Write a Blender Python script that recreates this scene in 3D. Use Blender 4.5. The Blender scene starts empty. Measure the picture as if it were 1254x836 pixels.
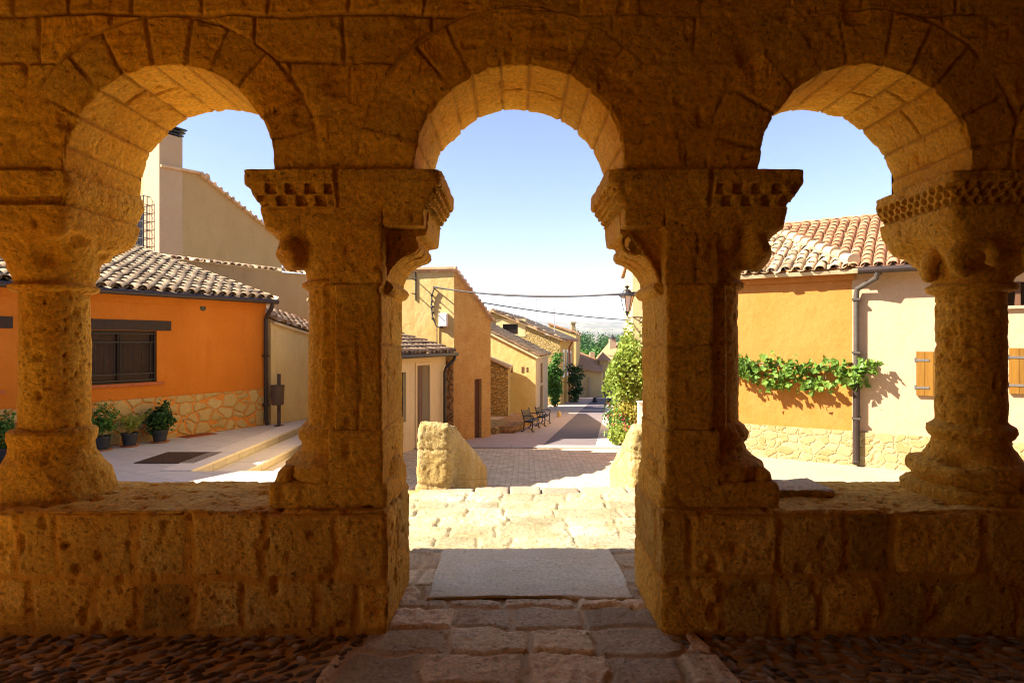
import bpy, math, random
import numpy as np
from mathutils import Vector
rng = np.random.default_rng(7)
random.seed(7)
SC = bpy.context.scene
COL = SC.collection
CAMZ, F0, CX, CY = 1.545, 762.0, 627.0, 418.0
def P(px, py, Y):
    return np.array([(px-CX)/F0*Y, Y, CAMZ-(py-CY)/F0*Y])

# ------------------------------------------------------------------ noise
def _hash(ix, iy, iz, s):
    n = (ix*374761393 + iy*668265263 + iz*1274126177 + s*362437) & 0xffffffff
    n = ((n ^ (n >> 13))*1274126177) & 0xffffffff
    n = ((n ^ (n >> 16))*2246822519) & 0xffffffff
    return ((n ^ (n >> 15)) & 0xffff)/32767.5-1.0
def noise(p, s=0):
    p = np.asarray(p, float)
    i = np.floor(p).astype(np.int64); f = p-i
    f = f*f*f*(f*(f*6-15)+10)
    x, y, z = i[..., 0], i[..., 1], i[..., 2]
    fx, fy, fz = f[..., 0], f[..., 1], f[..., 2]
    def h(a, b, c): return _hash(x+a, y+b, z+c, s)
    def L(a, b, t): return a+(b-a)*t
    return L(L(L(h(0,0,0), h(1,0,0), fx), L(h(0,1,0), h(1,1,0), fx), fy),
             L(L(h(0,0,1), h(1,0,1), fx), L(h(0,1,1), h(1,1,1), fx), fy), fz)
def fbm(p, o=4, s=0):
    p = np.asarray(p, float); a = 1.0; t = 0; r = 0
    for k in range(o):
        r = r+a*noise(p, s+k*17); t += a; p = p*2.03+11.7; a *= .5
    return r/t
def pits(p, sc, th, s=0):
    return np.clip(noise(p*sc, s)-th, 0, 1)/(1-th)
def stone_disp(p, k=1.0, hole=1.0, s=0):
    d = .010*fbm(p*3.1, 3, s)+.007*fbm(p*11., 3, s+5)+.0065*fbm(p*37., 3, s+9)
    d = d*.52; hole = hole*.45
    return k*d-hole*(.026*pits(p, 17., .52, s+3)+.016*pits(p, 39., .45, s+4))

# ------------------------------------------------------------------ object helpers
ORG = {}
def empty(name, loc, label=None, cat=None, group=None, kind=None):
    o = bpy.data.objects.new(name, None); COL.objects.link(o)
    o.location = [float(v) for v in loc]; o.empty_display_size = .2
    ORG[o.name] = np.array(loc, float)
    tag(o, label, cat, group, kind); return o
def tag(o, label=None, cat=None, group=None, kind=None):
    if label: o['label'] = label
    if cat: o['category'] = cat
    if group: o['group'] = group
    if kind: o['kind'] = kind
    return o
def mk(name, V, F, mat, parent=None, attrs=None, smooth=True, org=None, mats=None, midx=None):
    V = np.asarray(V, float).reshape(-1, 3)
    if parent is not None: o0 = ORG[parent.name]
    elif org is not None: o0 = np.array(org, float)
    else:
        o0 = np.array([V[:, 0].mean(), V[:, 1].mean(), V[:, 2].min()])
    me = bpy.data.meshes.new(name)
    W = V-o0
    if isinstance(F, np.ndarray): Fs = [F]
    else:
        by = {}
        for f in F: by.setdefault(len(f), []).append(f)
        Fs = [np.array(by[k]) for k in by]
    me.vertices.add(len(W)); me.vertices.foreach_set('co', W.astype(np.float32).ravel())
    nl = sum(f.size for f in Fs); nf = sum(len(f) for f in Fs)
    me.loops.add(nl); me.polygons.add(nf)
    me.loops.foreach_set('vertex_index', np.concatenate([f.ravel() for f in Fs]).astype(np.int32))
    st, c = [], 0
    for f in Fs:
        st.append(c+np.arange(len(f))*f.shape[1]); c += f.size
    me.polygons.foreach_set('loop_start', np.concatenate(st).astype(np.int32))
    me.polygons.foreach_set('use_smooth', np.full(nf, bool(smooth)))
    if attrs:
        for k, a in attrs.items():
            at = me.attributes.new(k, 'FLOAT', 'POINT'); at.data.foreach_set('value', np.asarray(a, np.float32).ravel())
    me.update(calc_edges=True); me.validate()
    me.materials.append(mat)
    o = bpy.data.objects.new(name, me); COL.objects.link(o)
    if parent is not None:
        o.parent = parent; ORG[o.name] = ORG[parent.name]
    else:
        o.location = o0; ORG[o.name] = o0
    return o
def gridfaces(n, m, closed=False, off=0):
    i = np.arange(n-1)[:, None]; j = np.arange(m if closed else m-1)[None, :]
    j2 = (j+1) % m
    return np.stack([i*m+j, i*m+j2, (i+1)*m+j2, (i+1)*m+j], -1).reshape(-1, 4)+off
def gnormals(G, closed=False):
    if closed: du = np.roll(G, -1, 1)-np.roll(G, 1, 1)
    else: du = np.gradient(G, axis=1)
    dv = np.gradient(G, axis=0)
    n = np.cross(du, dv); return n/np.maximum(np.linalg.norm(n, axis=-1, keepdims=True), 1e-9)
def smoothstep(a, b, x):
    t = np.clip((x-a)/(b-a), 0, 1); return t*t*(3-2*t)

class MB:
    """collects hard-surface shapes into one mesh"""
    def __init__(s): s.v = []; s.f = []; s.t = []
    def add(s, V, F, tone=0.0):
        b = len(s.v); s.v += [tuple(map(float, p)) for p in V]; s.f += [tuple(int(i)+b for i in f) for f in F]; s.t += [tone]*len(V)
    def hexa(s, p, tone=0.0):   # 8 points: bottom 4 ccw, top 4
        s.add(p, [(3,2,1,0),(4,5,6,7),(0,1,5,4),(1,2,6,5),(2,3,7,6),(3,0,4,7)], tone)
    def box(s, a, b, tone=0.0):
        x0,y0,z0 = a; x1,y1,z1 = b
        s.hexa([(x0,y0,z0),(x1,y0,z0),(x1,y1,z0),(x0,y1,z0),(x0,y0,z1),(x1,y0,z1),(x1,y1,z1),(x0,y1,z1)], tone)
    def fbox(s, fr, u0, u1, d0, d1, z0, z1, tone=0.0):
        s.hexa([fr(u0,d0,z0),fr(u1,d0,z0),fr(u1,d1,z0),fr(u0,d1,z0),fr(u0,d0,z1),fr(u1,d0,z1),fr(u1,d1,z1),fr(u0,d1,z1)], tone)
    def tube(s, pts, r, k=8, tone=0.0, caps=True):
        pts = [np.array(p, float) for p in pts]; n = len(pts)
        rs = r if hasattr(r, '__len__') else [r]*n
        up = np.array([0, 0, 1.]); V = []
        prev = None
        for i in range(n):
            t = pts[min(i+1, n-1)]-pts[max(i-1, 0)]; t = t/np.linalg.norm(t)
            a = prev-t*np.dot(prev, t) if prev is not None else np.cross(t, up if abs(t[2]) < .9 else np.array([1., 0, 0]))
            a = a/np.linalg.norm(a); prev = a; b = np.cross(t, a)
            for j in range(k):
                w = 2*math.pi*j/k; V.append(pts[i]+rs[i]*(math.cos(w)*a+math.sin(w)*b))
        F = [(i*k+j, i*k+(j+1) % k, (i+1)*k+(j+1) % k, (i+1)*k+j) for i in range(n-1) for j in range(k)]
        if caps: F += [tuple(range(k-1, -1, -1)), tuple((n-1)*k+j for j in range(k))]
        s.add(V, F, tone)
    def lathe(s, c, prof, k=20, tone=0.0, sq=1.0):
        V = []; n = len(prof)
        for r, z in prof:
            for j in range(k):
                w = 2*math.pi*j/k; V.append((c[0]+r*math.cos(w), c[1]+r*sq*math.sin(w), c[2]+z))
        F = [(i*k+j, i*k+(j+1) % k, (i+1)*k+(j+1) % k, (i+1)*k+j) for i in range(n-1) for j in range(k)]
        F += [tuple(range(k-1, -1, -1)), tuple((n-1)*k+j for j in range(k))]
        s.add(V, F, tone)
    def prism(s, poly, z0, z1, tone=0.0):
        n = len(poly)
        z0 = z0 if hasattr(z0, '__len__') else [z0]*n; z1 = z1 if hasattr(z1, '__len__') else [z1]*n
        V = [(p[0], p[1], z0[i]) for i, p in enumerate(poly)]+[(p[0], p[1], z1[i]) for i, p in enumerate(poly)]
        F = [tuple(range(n-1, -1, -1)), tuple(range(n, 2*n))]+[(i, (i+1) % n, n+(i+1) % n, n+i) for i in range(n)]
        s.add(V, F, tone)
    def blob(s, c, r, tone=0.0, k=10, m=6):
        r = r if hasattr(r, '__len__') else (r, r, r)
        prof = [(math.sin(math.pi*(i+.02)/(m+.04)), -math.cos(math.pi*(i+.02)/(m+.04))) for i in range(m+1)]
        V = [(c[0]+q*r[0]*math.cos(2*math.pi*j/k), c[1]+q*r[1]*math.sin(2*math.pi*j/k), c[2]+z*r[2]) for q, z in prof for j in range(k)]
        F = [(i*k+j, i*k+(j+1) % k, (i+1)*k+(j+1) % k, (i+1)*k+j) for i in range(m) for j in range(k)]
        F += [tuple(range(k-1, -1, -1)), tuple(m*k+j for j in range(k))]
        s.add(V, F, tone)
    def wall(s, fr, u0, u1, zb, zt, holes=(), tone=0.0):
        """vertical wall sheet in a frame with holes (u0,u1,z0,z1,depth); zt may be a function of u"""
        ztf = zt if callable(zt) else (lambda u: zt)
        us = sorted({u0, u1, *[h[0] for h in holes], *[h[1] for h in holes]})
        if callable(zt):
            us = sorted({*us, *np.linspace(u0, u1, 9)})
        zs = sorted({zb, *[h[2] for h in holes], *[h[3] for h in holes]})
        for a, b in zip(us[:-1], us[1:]):
            for k, z in enumerate(zs):
                top = zs[k+1] if k+1 < len(zs) else 1e9
                za, zb2 = min(top, ztf(a)), min(top, ztf(b))
                if za <= z+1e-6 and zb2 <= z+1e-6: continue
                za, zb2 = max(za, z), max(zb2, z)
                m = (a+b)/2
                if any(h[0] < m < h[1] and h[2] <= z < h[3] for h in holes): continue
                s.add([fr(a,0,z), fr(b,0,z), fr(b,0,zb2), fr(a,0,za)], [(0,1,2,3)], tone)
        for h in holes:
            a, b, z0, z1, d = h
            for q in ([(a,0,z0),(a,-d,z0),(a,-d,z1),(a,0,z1)], [(b,0,z0),(b,0,z1),(b,-d,z1),(b,-d,z0)],
                      [(a,0,z0),(b,0,z0),(b,-d,z0),(a,-d,z0)], [(a,0,z1),(a,-d,z1),(b,-d,z1),(b,0,z1)]):
                s.add([fr(*c) for c in q], [(0,1,2,3)], tone)
    def build(s, name, mat, parent=None, smooth=False, org=None):
        return mk(name, np.array(s.v), s.f, mat, parent, {'tone': s.t}, smooth, org)
def frame(A, d, n):
    A = np.array(A, float); d = np.array(d, float)/np.hypot(*d); n = np.array(n, float)/np.hypot(*n)
    def fr(u, q, z):
        p = A+d*u+n*q; return (p[0], p[1], z)
    fr.d, fr.n, fr.A = d, n, A
    return fr

# rounded, displaced box (welded)
def rbox(a, b, res, R, disp=None, pat=None, mapf=None):
    a = np.array(a, float); b = np.array(b, float); Vs = []; Fs = []; off = 0
    cnt = np.maximum(2, np.ceil((b-a)/res).astype(int)+1)
    for ax in range(3):
        o1, o2 = (ax+1) % 3, (ax+2) % 3
        g1 = np.linspace(a[o1], b[o1], cnt[o1]); g2 = np.linspace(a[o2], b[o2], cnt[o2])
        for side in (0, 1):
            G = np.zeros((len(g2), len(g1), 3)); G[..., o1] = g1[None, :]; G[..., o2] = g2[:, None]; G[..., ax] = (a, b)[side][ax]
            f = gridfaces(len(g2), len(g1), False, off)
            if side == 0: f = f[:, ::-1]
            Vs.append(G.reshape(-1, 3)); Fs.append(f); off += G.size//3
    V = np.concatenate(Vs); F = np.concatenate(Fs)
    key = np.round(V*1e5).astype(np.int64)
    _, idx, inv = np.unique(key, axis=0, return_index=True, return_inverse=True)
    V = V[idx]; F = inv.ravel()[F]
    q = np.clip(V, a+R, b-R); n = V-q; L = np.linalg.norm(n, axis=1, keepdims=True); n = n/np.maximum(L, 1e-9)
    W = q+n*R; W0 = W.copy()
    tone = np.zeros(len(W)); joint = np.zeros(len(W))
    d = np.zeros(len(W))
    if pat is not None:
        tone, joint, pd = pat(W, n); d = d+pd
    if disp is not None: d = d+disp(W)
    W = W+n*d[:, None]
    if mapf is not None: W = mapf(W)
    return W, F, {'tone': tone, 'joint': joint}
# loft of superellipse rings: sections (z, cx, cy, hx, hy, n)
def loft(secs, dz=.012, M=150, disp=None, smooth=False):
    S = np.array(secs, float); zs = []
    for i in range(len(S)-1):
        k = max(2, int(np.ceil(np.linalg.norm(S[i+1, [0, 3]]-S[i, [0, 3]])/dz)))
        t = np.arange(k)/k
        if smooth: t = t*t*(3-2*t)
        zs.append(S[i]+(S[i+1]-S[i])*t[:, None])
    R = np.concatenate(zs+[S[-1:]])
    th = np.linspace(0, 2*np.pi, 1441)[:-1]; rings = []
    for z, cx, cy, hx, hy, n in R:
        c, s_ = np.cos(th), np.sin(th); e = 2/n
        x = hx*np.sign(c)*np.abs(c)**e; y = hy*np.sign(s_)*np.abs(s_)**e
        L = np.concatenate([[0], np.cumsum(np.hypot(np.diff(np.append(x, x[0])), np.diff(np.append(y, y[0]))))])
        tt = np.linspace(0, L[-1], M, endpoint=False)
        rings.append(np.stack([np.interp(tt, L, np.append(x, x[0]))+cx, np.interp(tt, L, np.append(y, y[0]))+cy, np.full(M, z)], -1))
    G = np.array(rings); N = gnormals(G, True)
    if disp is not None: G = G+N*disp(G, N)[..., None]
    n, m = G.shape[:2]; F = list(map(tuple, gridfaces(n, m, True)))
    V = np.concatenate([G.reshape(-1, 3), G[0].mean(0)[None], G[-1].mean(0)[None]])
    F += [(n*m, (j+1) % m, j) for j in range(m)]+[(n*m+1, (n-1)*m+j, (n-1)*m+(j+1) % m) for j in range(m)]
    return V, F

# irregular coursed masonry in 2D: returns block id noise, distance to the joint
def courses(u, v, heights, wmin, wmax, seed=0, v0=0., warp=.012):
    q = np.stack([u*4, v*4, np.full_like(u, seed*3.3)], -1)
    u = u+warp*noise(q*1.7, seed); v = v+warp*noise(q*1.7, seed+9)
    hs = np.cumsum([v0]+list(heights)); r = np.random.default_rng(seed+100)
    row = np.clip(np.searchsorted(hs, v)-1, 0, len(heights)-1)
    dv = np.minimum(v-hs[row], hs[row+1]-v); dist = np.full_like(u, 9.); idn = np.zeros_like(u)
    for k in range(len(heights)):
        e = np.cumsum(r.uniform(wmin, wmax, 60)); e = e-e.mean()+r.uniform(0, wmax)
        m = row == k
        if not m.any(): continue
        c = np.clip(np.searchsorted(e, u[m])-1, 0, 58)
        dist[m] = np.minimum(np.abs(u[m]-e[c]), np.abs(e[c+1]-u[m])); idn[m] = np.modf(np.abs(np.sin((c+1)*12.98+k*78.2+seed)*4375.5))[0]*2-1
    return idn, np.minimum(dist, np.abs(dv))

# ------------------------------------------------------------------ materials
class NT:
    def __init__(s, name):
        s.m = bpy.data.materials.new(name); s.m.use_nodes = True; s.t = s.m.node_tree
        s.bsdf = s.t.nodes['Principled BSDF']; s.out = s.t.nodes['Material Output']
    def n(s, ty, **kw):
        nd = s.t.nodes.new(ty)
        for k, v in kw.items():
            if k.startswith('_'): setattr(nd, k[1:], v)
        for k, v in kw.items():
            if k.startswith('_'): continue
            key = int(k[1:]) if k[0] == 'i' and k[1:].isdigit() else k.replace('__', ' ')
            if isinstance(v, tuple) and len(v) == 2 and hasattr(v[0], 'outputs'):
                s.t.links.new(v[0].outputs[v[1]], nd.inputs[key])
            elif hasattr(v, 'outputs'): s.t.links.new(v.outputs[0], nd.inputs[key])
            else: nd.inputs[key].default_value = v
        return nd
    def set(s, **kw):
        for k, v in kw.items():
            k = k.replace('__', ' ')
            if hasattr(v, 'outputs'): s.t.links.new(v.outputs[0], s.bsdf.inputs[k])
            elif isinstance(v, tuple) and hasattr(v[0], 'outputs'): s.t.links.new(v[0].outputs[v[1]], s.bsdf.inputs[k])
            else: s.bsdf.inputs[k].default_value = v
    def math(s, op, a, b=0.0, clamp=False):
        return s.n('ShaderNodeMath', _operation=op, _use_clamp=clamp, i0=a, i1=b)
    def mix(s, f, a, b, mode='MIX'):
        nd = s.t.nodes.new('ShaderNodeMix'); nd.data_type = 'RGBA'; nd.blend_type = mode; nd.clamp_factor = True
        for idx, v in ((0, f), (6, a), (7, b)):
            if isinstance(v, tuple) and len(v) == 2 and hasattr(v[0], 'outputs'): s.t.links.new(v[0].outputs[v[1]], nd.inputs[idx])
            elif hasattr(v, 'outputs'):
                o = v.outputs[2] if v.bl_idname == 'ShaderNodeMix' else v.outputs[0]
                s.t.links.new(o, nd.inputs[idx])
            else: nd.inputs[idx].default_value = v if idx == 0 else (*v[:3], 1)
        return (nd, 2)
    def pos(s, sc=(1, 1, 1), rot=0.0):
        g = s.n('ShaderNodeNewGeometry')
        return s.n('ShaderNodeMapping', Vector=(g, 'Position'), Scale=sc, Rotation=(0, 0, rot))
    def noise(s, v, sc, det=4, rough=.55):
        return s.n('ShaderNodeTexNoise', Vector=v, Scale=sc, Detail=det, Roughness=rough)
    def ramp(s, f, *st):
        nd = s.n('ShaderNodeValToRGB', Fac=f); cr = nd.color_ramp
        while len(cr.elements) < len(st): cr.elements.new(.5)
        for e, (p, c) in zip(cr.elements, st):
            e.position = p; e.color = (*c, 1) if hasattr(c, '__len__') else (c, c, c, 1)
        return nd
    def attr(s, k): return (s.n('ShaderNodeAttribute', _attribute_name=k), 'Fac')
    def bump(s, h, st, dist, prev=None):
        kw = dict(Height=h, Strength=st, Distance=dist)
        if prev is not None: kw['Normal'] = prev
        return s.n('ShaderNodeBump', **kw)
    def toned(s, col, amt=.25):
        """multiply by 1 + amt*tone (per block / tile / leaf)"""
        f = s.math('MULTIPLY_ADD', s.attr('tone'), amt); f.inputs[2].default_value = 1.0
        v = s.n('ShaderNodeCombineXYZ', X=f, Y=f, Z=f)
        return s.mix(1.0, col, v, 'MULTIPLY')

def m_stone(name, a, b, c, mortar, sc=1.0, bump=1.0, tone=.22, rough=.9, grain=.35):
    t = NT(name); p = t.pos((sc, sc, sc))
    col = t.mix(t.ramp(t.noise(p, 2.6, 6, .6), (.32, 0), (.68, 1)), a, b)
    col = t.mix(t.ramp(t.noise(p, 1.1, 5, .65), (.52, 0), (.72, 1)), col, c)
    g = t.ramp(t.noise(p, 48, 5, .7), (.28, 1-grain), (.72, 1+grain*.45))
    col = t.mix(1.0, col, g, 'MULTIPLY')
    col = t.toned(col, tone)
    col = t.mix(t.attr('joint'), col, mortar)
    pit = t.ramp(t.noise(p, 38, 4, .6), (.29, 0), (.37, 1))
    col = t.mix(t.ramp(t.noise(p, 38, 4, .6), (.29, .55), (.35, 0)), col, tuple(x*.35 for x in b))  # pits darkened in the base colour, standing in for the shade inside them
    b1 = t.bump(t.noise(p, 22, 8, .7), .8*bump, .022)
    b2 = t.bump(pit, .75*bump, .016, b1)
    b3 = t.bump(t.noise(p, 110, 4, .65), .5*bump, .006, b2)
    t.set(Base__Color=col, Roughness=rough, Normal=b3); t.set(**{'Specular IOR Level': .25})
    return t.m
def m_plaster(name, a, b, stain=None, bump=1.0, sc=1.0, stained=(.50, .85), tone=.0, rough=.9):
    t = NT(name); p = t.pos((sc, sc, sc*.8))
    col = t.mix(t.ramp(t.noise(p, 1.3, 7, .62), (.3, 0), (.7, 1)), a, b)
    if stain is not None:
        ps = t.pos((2.2*sc, 2.2*sc, .5*sc))
        col = t.mix(t.ramp(t.noise(ps, 1.6, 7, .68), (stained[0], 0), (stained[1], .8)), col, stain)
    g = t.ramp(t.noise(p, 30, 5, .7), (.25, .86), (.75, 1.06))
    col = t.mix(1.0, col, g, 'MULTIPLY')
    if tone: col = t.toned(col, tone)
    b1 = t.bump(t.noise(p, 5, 6, .6), .35*bump, .05)
    b2 = t.bump(t.noise(p, 60, 5, .65), .35*bump, .008, b1)
    t.set(Base__Color=col, Roughness=rough, Normal=b2); t.set(**{'Specular IOR Level': .2})
    return t.m
def m_rubble(name, c1, c2, mortar, sc=3.6, joint=.07, bump=1.0, rnd=.9, zs=1.25, wp=.16):
    t = NT(name); p = t.pos((1, 1, zs))
    w = t.noise(p, 3.0, 3)
    pw = t.n('ShaderNodeVectorMath', _operation='MULTIPLY_ADD', i0=(w, 'Color'), i1=(wp, wp, wp), i2=p)
    e = t.n('ShaderNodeTexVoronoi', _feature='DISTANCE_TO_EDGE', Vector=pw, Scale=sc, Randomness=rnd)
    v = t.n('ShaderNodeTexVoronoi', _feature='F1', Vector=pw, Scale=sc, Randomness=rnd)
    s_ = t.n('ShaderNodeSeparateColor', Color=(v, 'Color'))
    col = t.mix((s_, 0), c1, c2)
    col = t.mix(t.ramp(t.noise(p, 14, 6, .7), (.35, 0), (.8, .8)), col, tuple(x*.55 for x in c1))
    col = t.mix(t.ramp(t.noise(p, 5, 6, .7), (.45, 0), (.7, .7)), col, c2)
    f = t.ramp(e, (joint*.6, 1), (joint*1.3, 0))
    col = t.mix(f, col, mortar)
    h = t.ramp(e, (joint*.4, 0), (joint*2.6, 1))
    b1 = t.bump(h, .9*bump, .05); b2 = t.bump(t.noise(p, 26, 7, .65), .5*bump, .02, b1)
    t.set(Base__Color=col, Roughness=.9, Normal=b2); t.set(**{'Specular IOR Level': .2})
    return t.m
def m_brick(name, c1, c2, mortar, w, h, ms=.012, rot=0.0, bump=1.0, vary=.3, offset=.5, squash=1.0):
    t = NT(name); p = t.pos((1, 1, 1), rot)
    wn = t.noise(p, 2.5, 3)
    pw = t.n('ShaderNodeVectorMath', _operation='MULTIPLY_ADD', i0=(wn, 'Color'), i1=(.03, .03, 0), i2=p)
    b = t.n('ShaderNodeTexBrick', Vector=pw, Color1=(*c1, 1), Color2=(*c2, 1), Mortar=(*mortar, 1), Scale=1.0, **{'Mortar__Size': ms, 'Mortar__Smooth': .3, 'Brick__Width': w, 'Row__Height': h, 'Bias': 0.0})
    b.offset = offset
    col = t.mix(1.0, (b, 'Color'), t.ramp(t.noise(p, 6, 6, .7), (.25, 1-vary), (.75, 1+vary*.35)), 'MULTIPLY')
    b1 = t.bump((t.math('SUBTRACT', 1.0, (b, 'Fac')), 0), .7*bump, .012); b2 = t.bump(t.noise(p, 40, 5, .65), .3*bump, .008, b1)
    t.set(Base__Color=col, Roughness=.85, Normal=b2); t.set(**{'Specular IOR Level': .25})
    return t.m
def m_tile(name, a, b, lichen, tone=.35, amt=(.45, .7)):
    t = NT(name); p = t.pos()
    k = t.math('MULTIPLY_ADD', t.attr('tone'), .5); k.inputs[2].default_value = .5
    col = t.mix(k, a, b)
    col = t.mix(t.ramp(t.noise(p, 5, 7, .7), (amt[0], 0), (amt[1], .9)), col, lichen)
    col = t.mix(1.0, col, t.ramp(t.noise(p, 40, 4, .7), (.25, .75), (.75, 1.1)), 'MULTIPLY')
    col = t.toned(col, tone)
    t.set(Base__Color=col, Roughness=.88, Normal=t.bump(t.noise(p, 50, 5, .6), .4, .006)); t.set(**{'Specular IOR Level': .25})
    return t.m
def m_leaf(name, a, b, trans=.35, tone=.45, emit=None):
    t = NT(name)
    k = t.math('MULTIPLY_ADD', t.attr('tone'), .5); k.inputs[2].default_value = .5
    col = t.mix(k, a, b)
    t.set(Base__Color=col, Roughness=.5)
    t.set(**{'Specular IOR Level': .3})
    tr = t.n('ShaderNodeBsdfTranslucent', Color=col)
    mx = t.n('ShaderNodeMixShader', i0=trans, i1=t.bsdf, i2=tr)
    t.t.links.new(mx.outputs[0], t.out.inputs[0])
    return t.m
def m_plain(name, c, rough=.5, metal=0.0, vary=.25, sc=12, bump=.2):
    t = NT(name); p = t.pos()
    col = t.mix(1.0, c, t.ramp(t.noise(p, sc, 6, .65), (.25, 1-vary), (.75, 1+vary)), 'MULTIPLY')
    col = t.toned(col, .3)
    t.set(Base__Color=col, Roughness=rough, Metallic=metal, Normal=t.bump(t.noise(p, 60, 4, .6), bump, .003)); t.set(**{'Specular IOR Level': .25})
    return t.m
def m_wood(name, a, b, rough=.6):
    t = NT(name); p = t.pos((14, 14, 1.2))
    col = t.mix(t.ramp(t.noise(p, 2.2, 6, .6), (.3, 0), (.7, 1)), a, b)
    col = t.toned(col, .3)
    t.set(Base__Color=col, Roughness=rough, Normal=t.bump(t.noise(p, 5, 6, .6), .3, .004)); t.set(**{'Specular IOR Level': .2})
    return t.m

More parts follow.
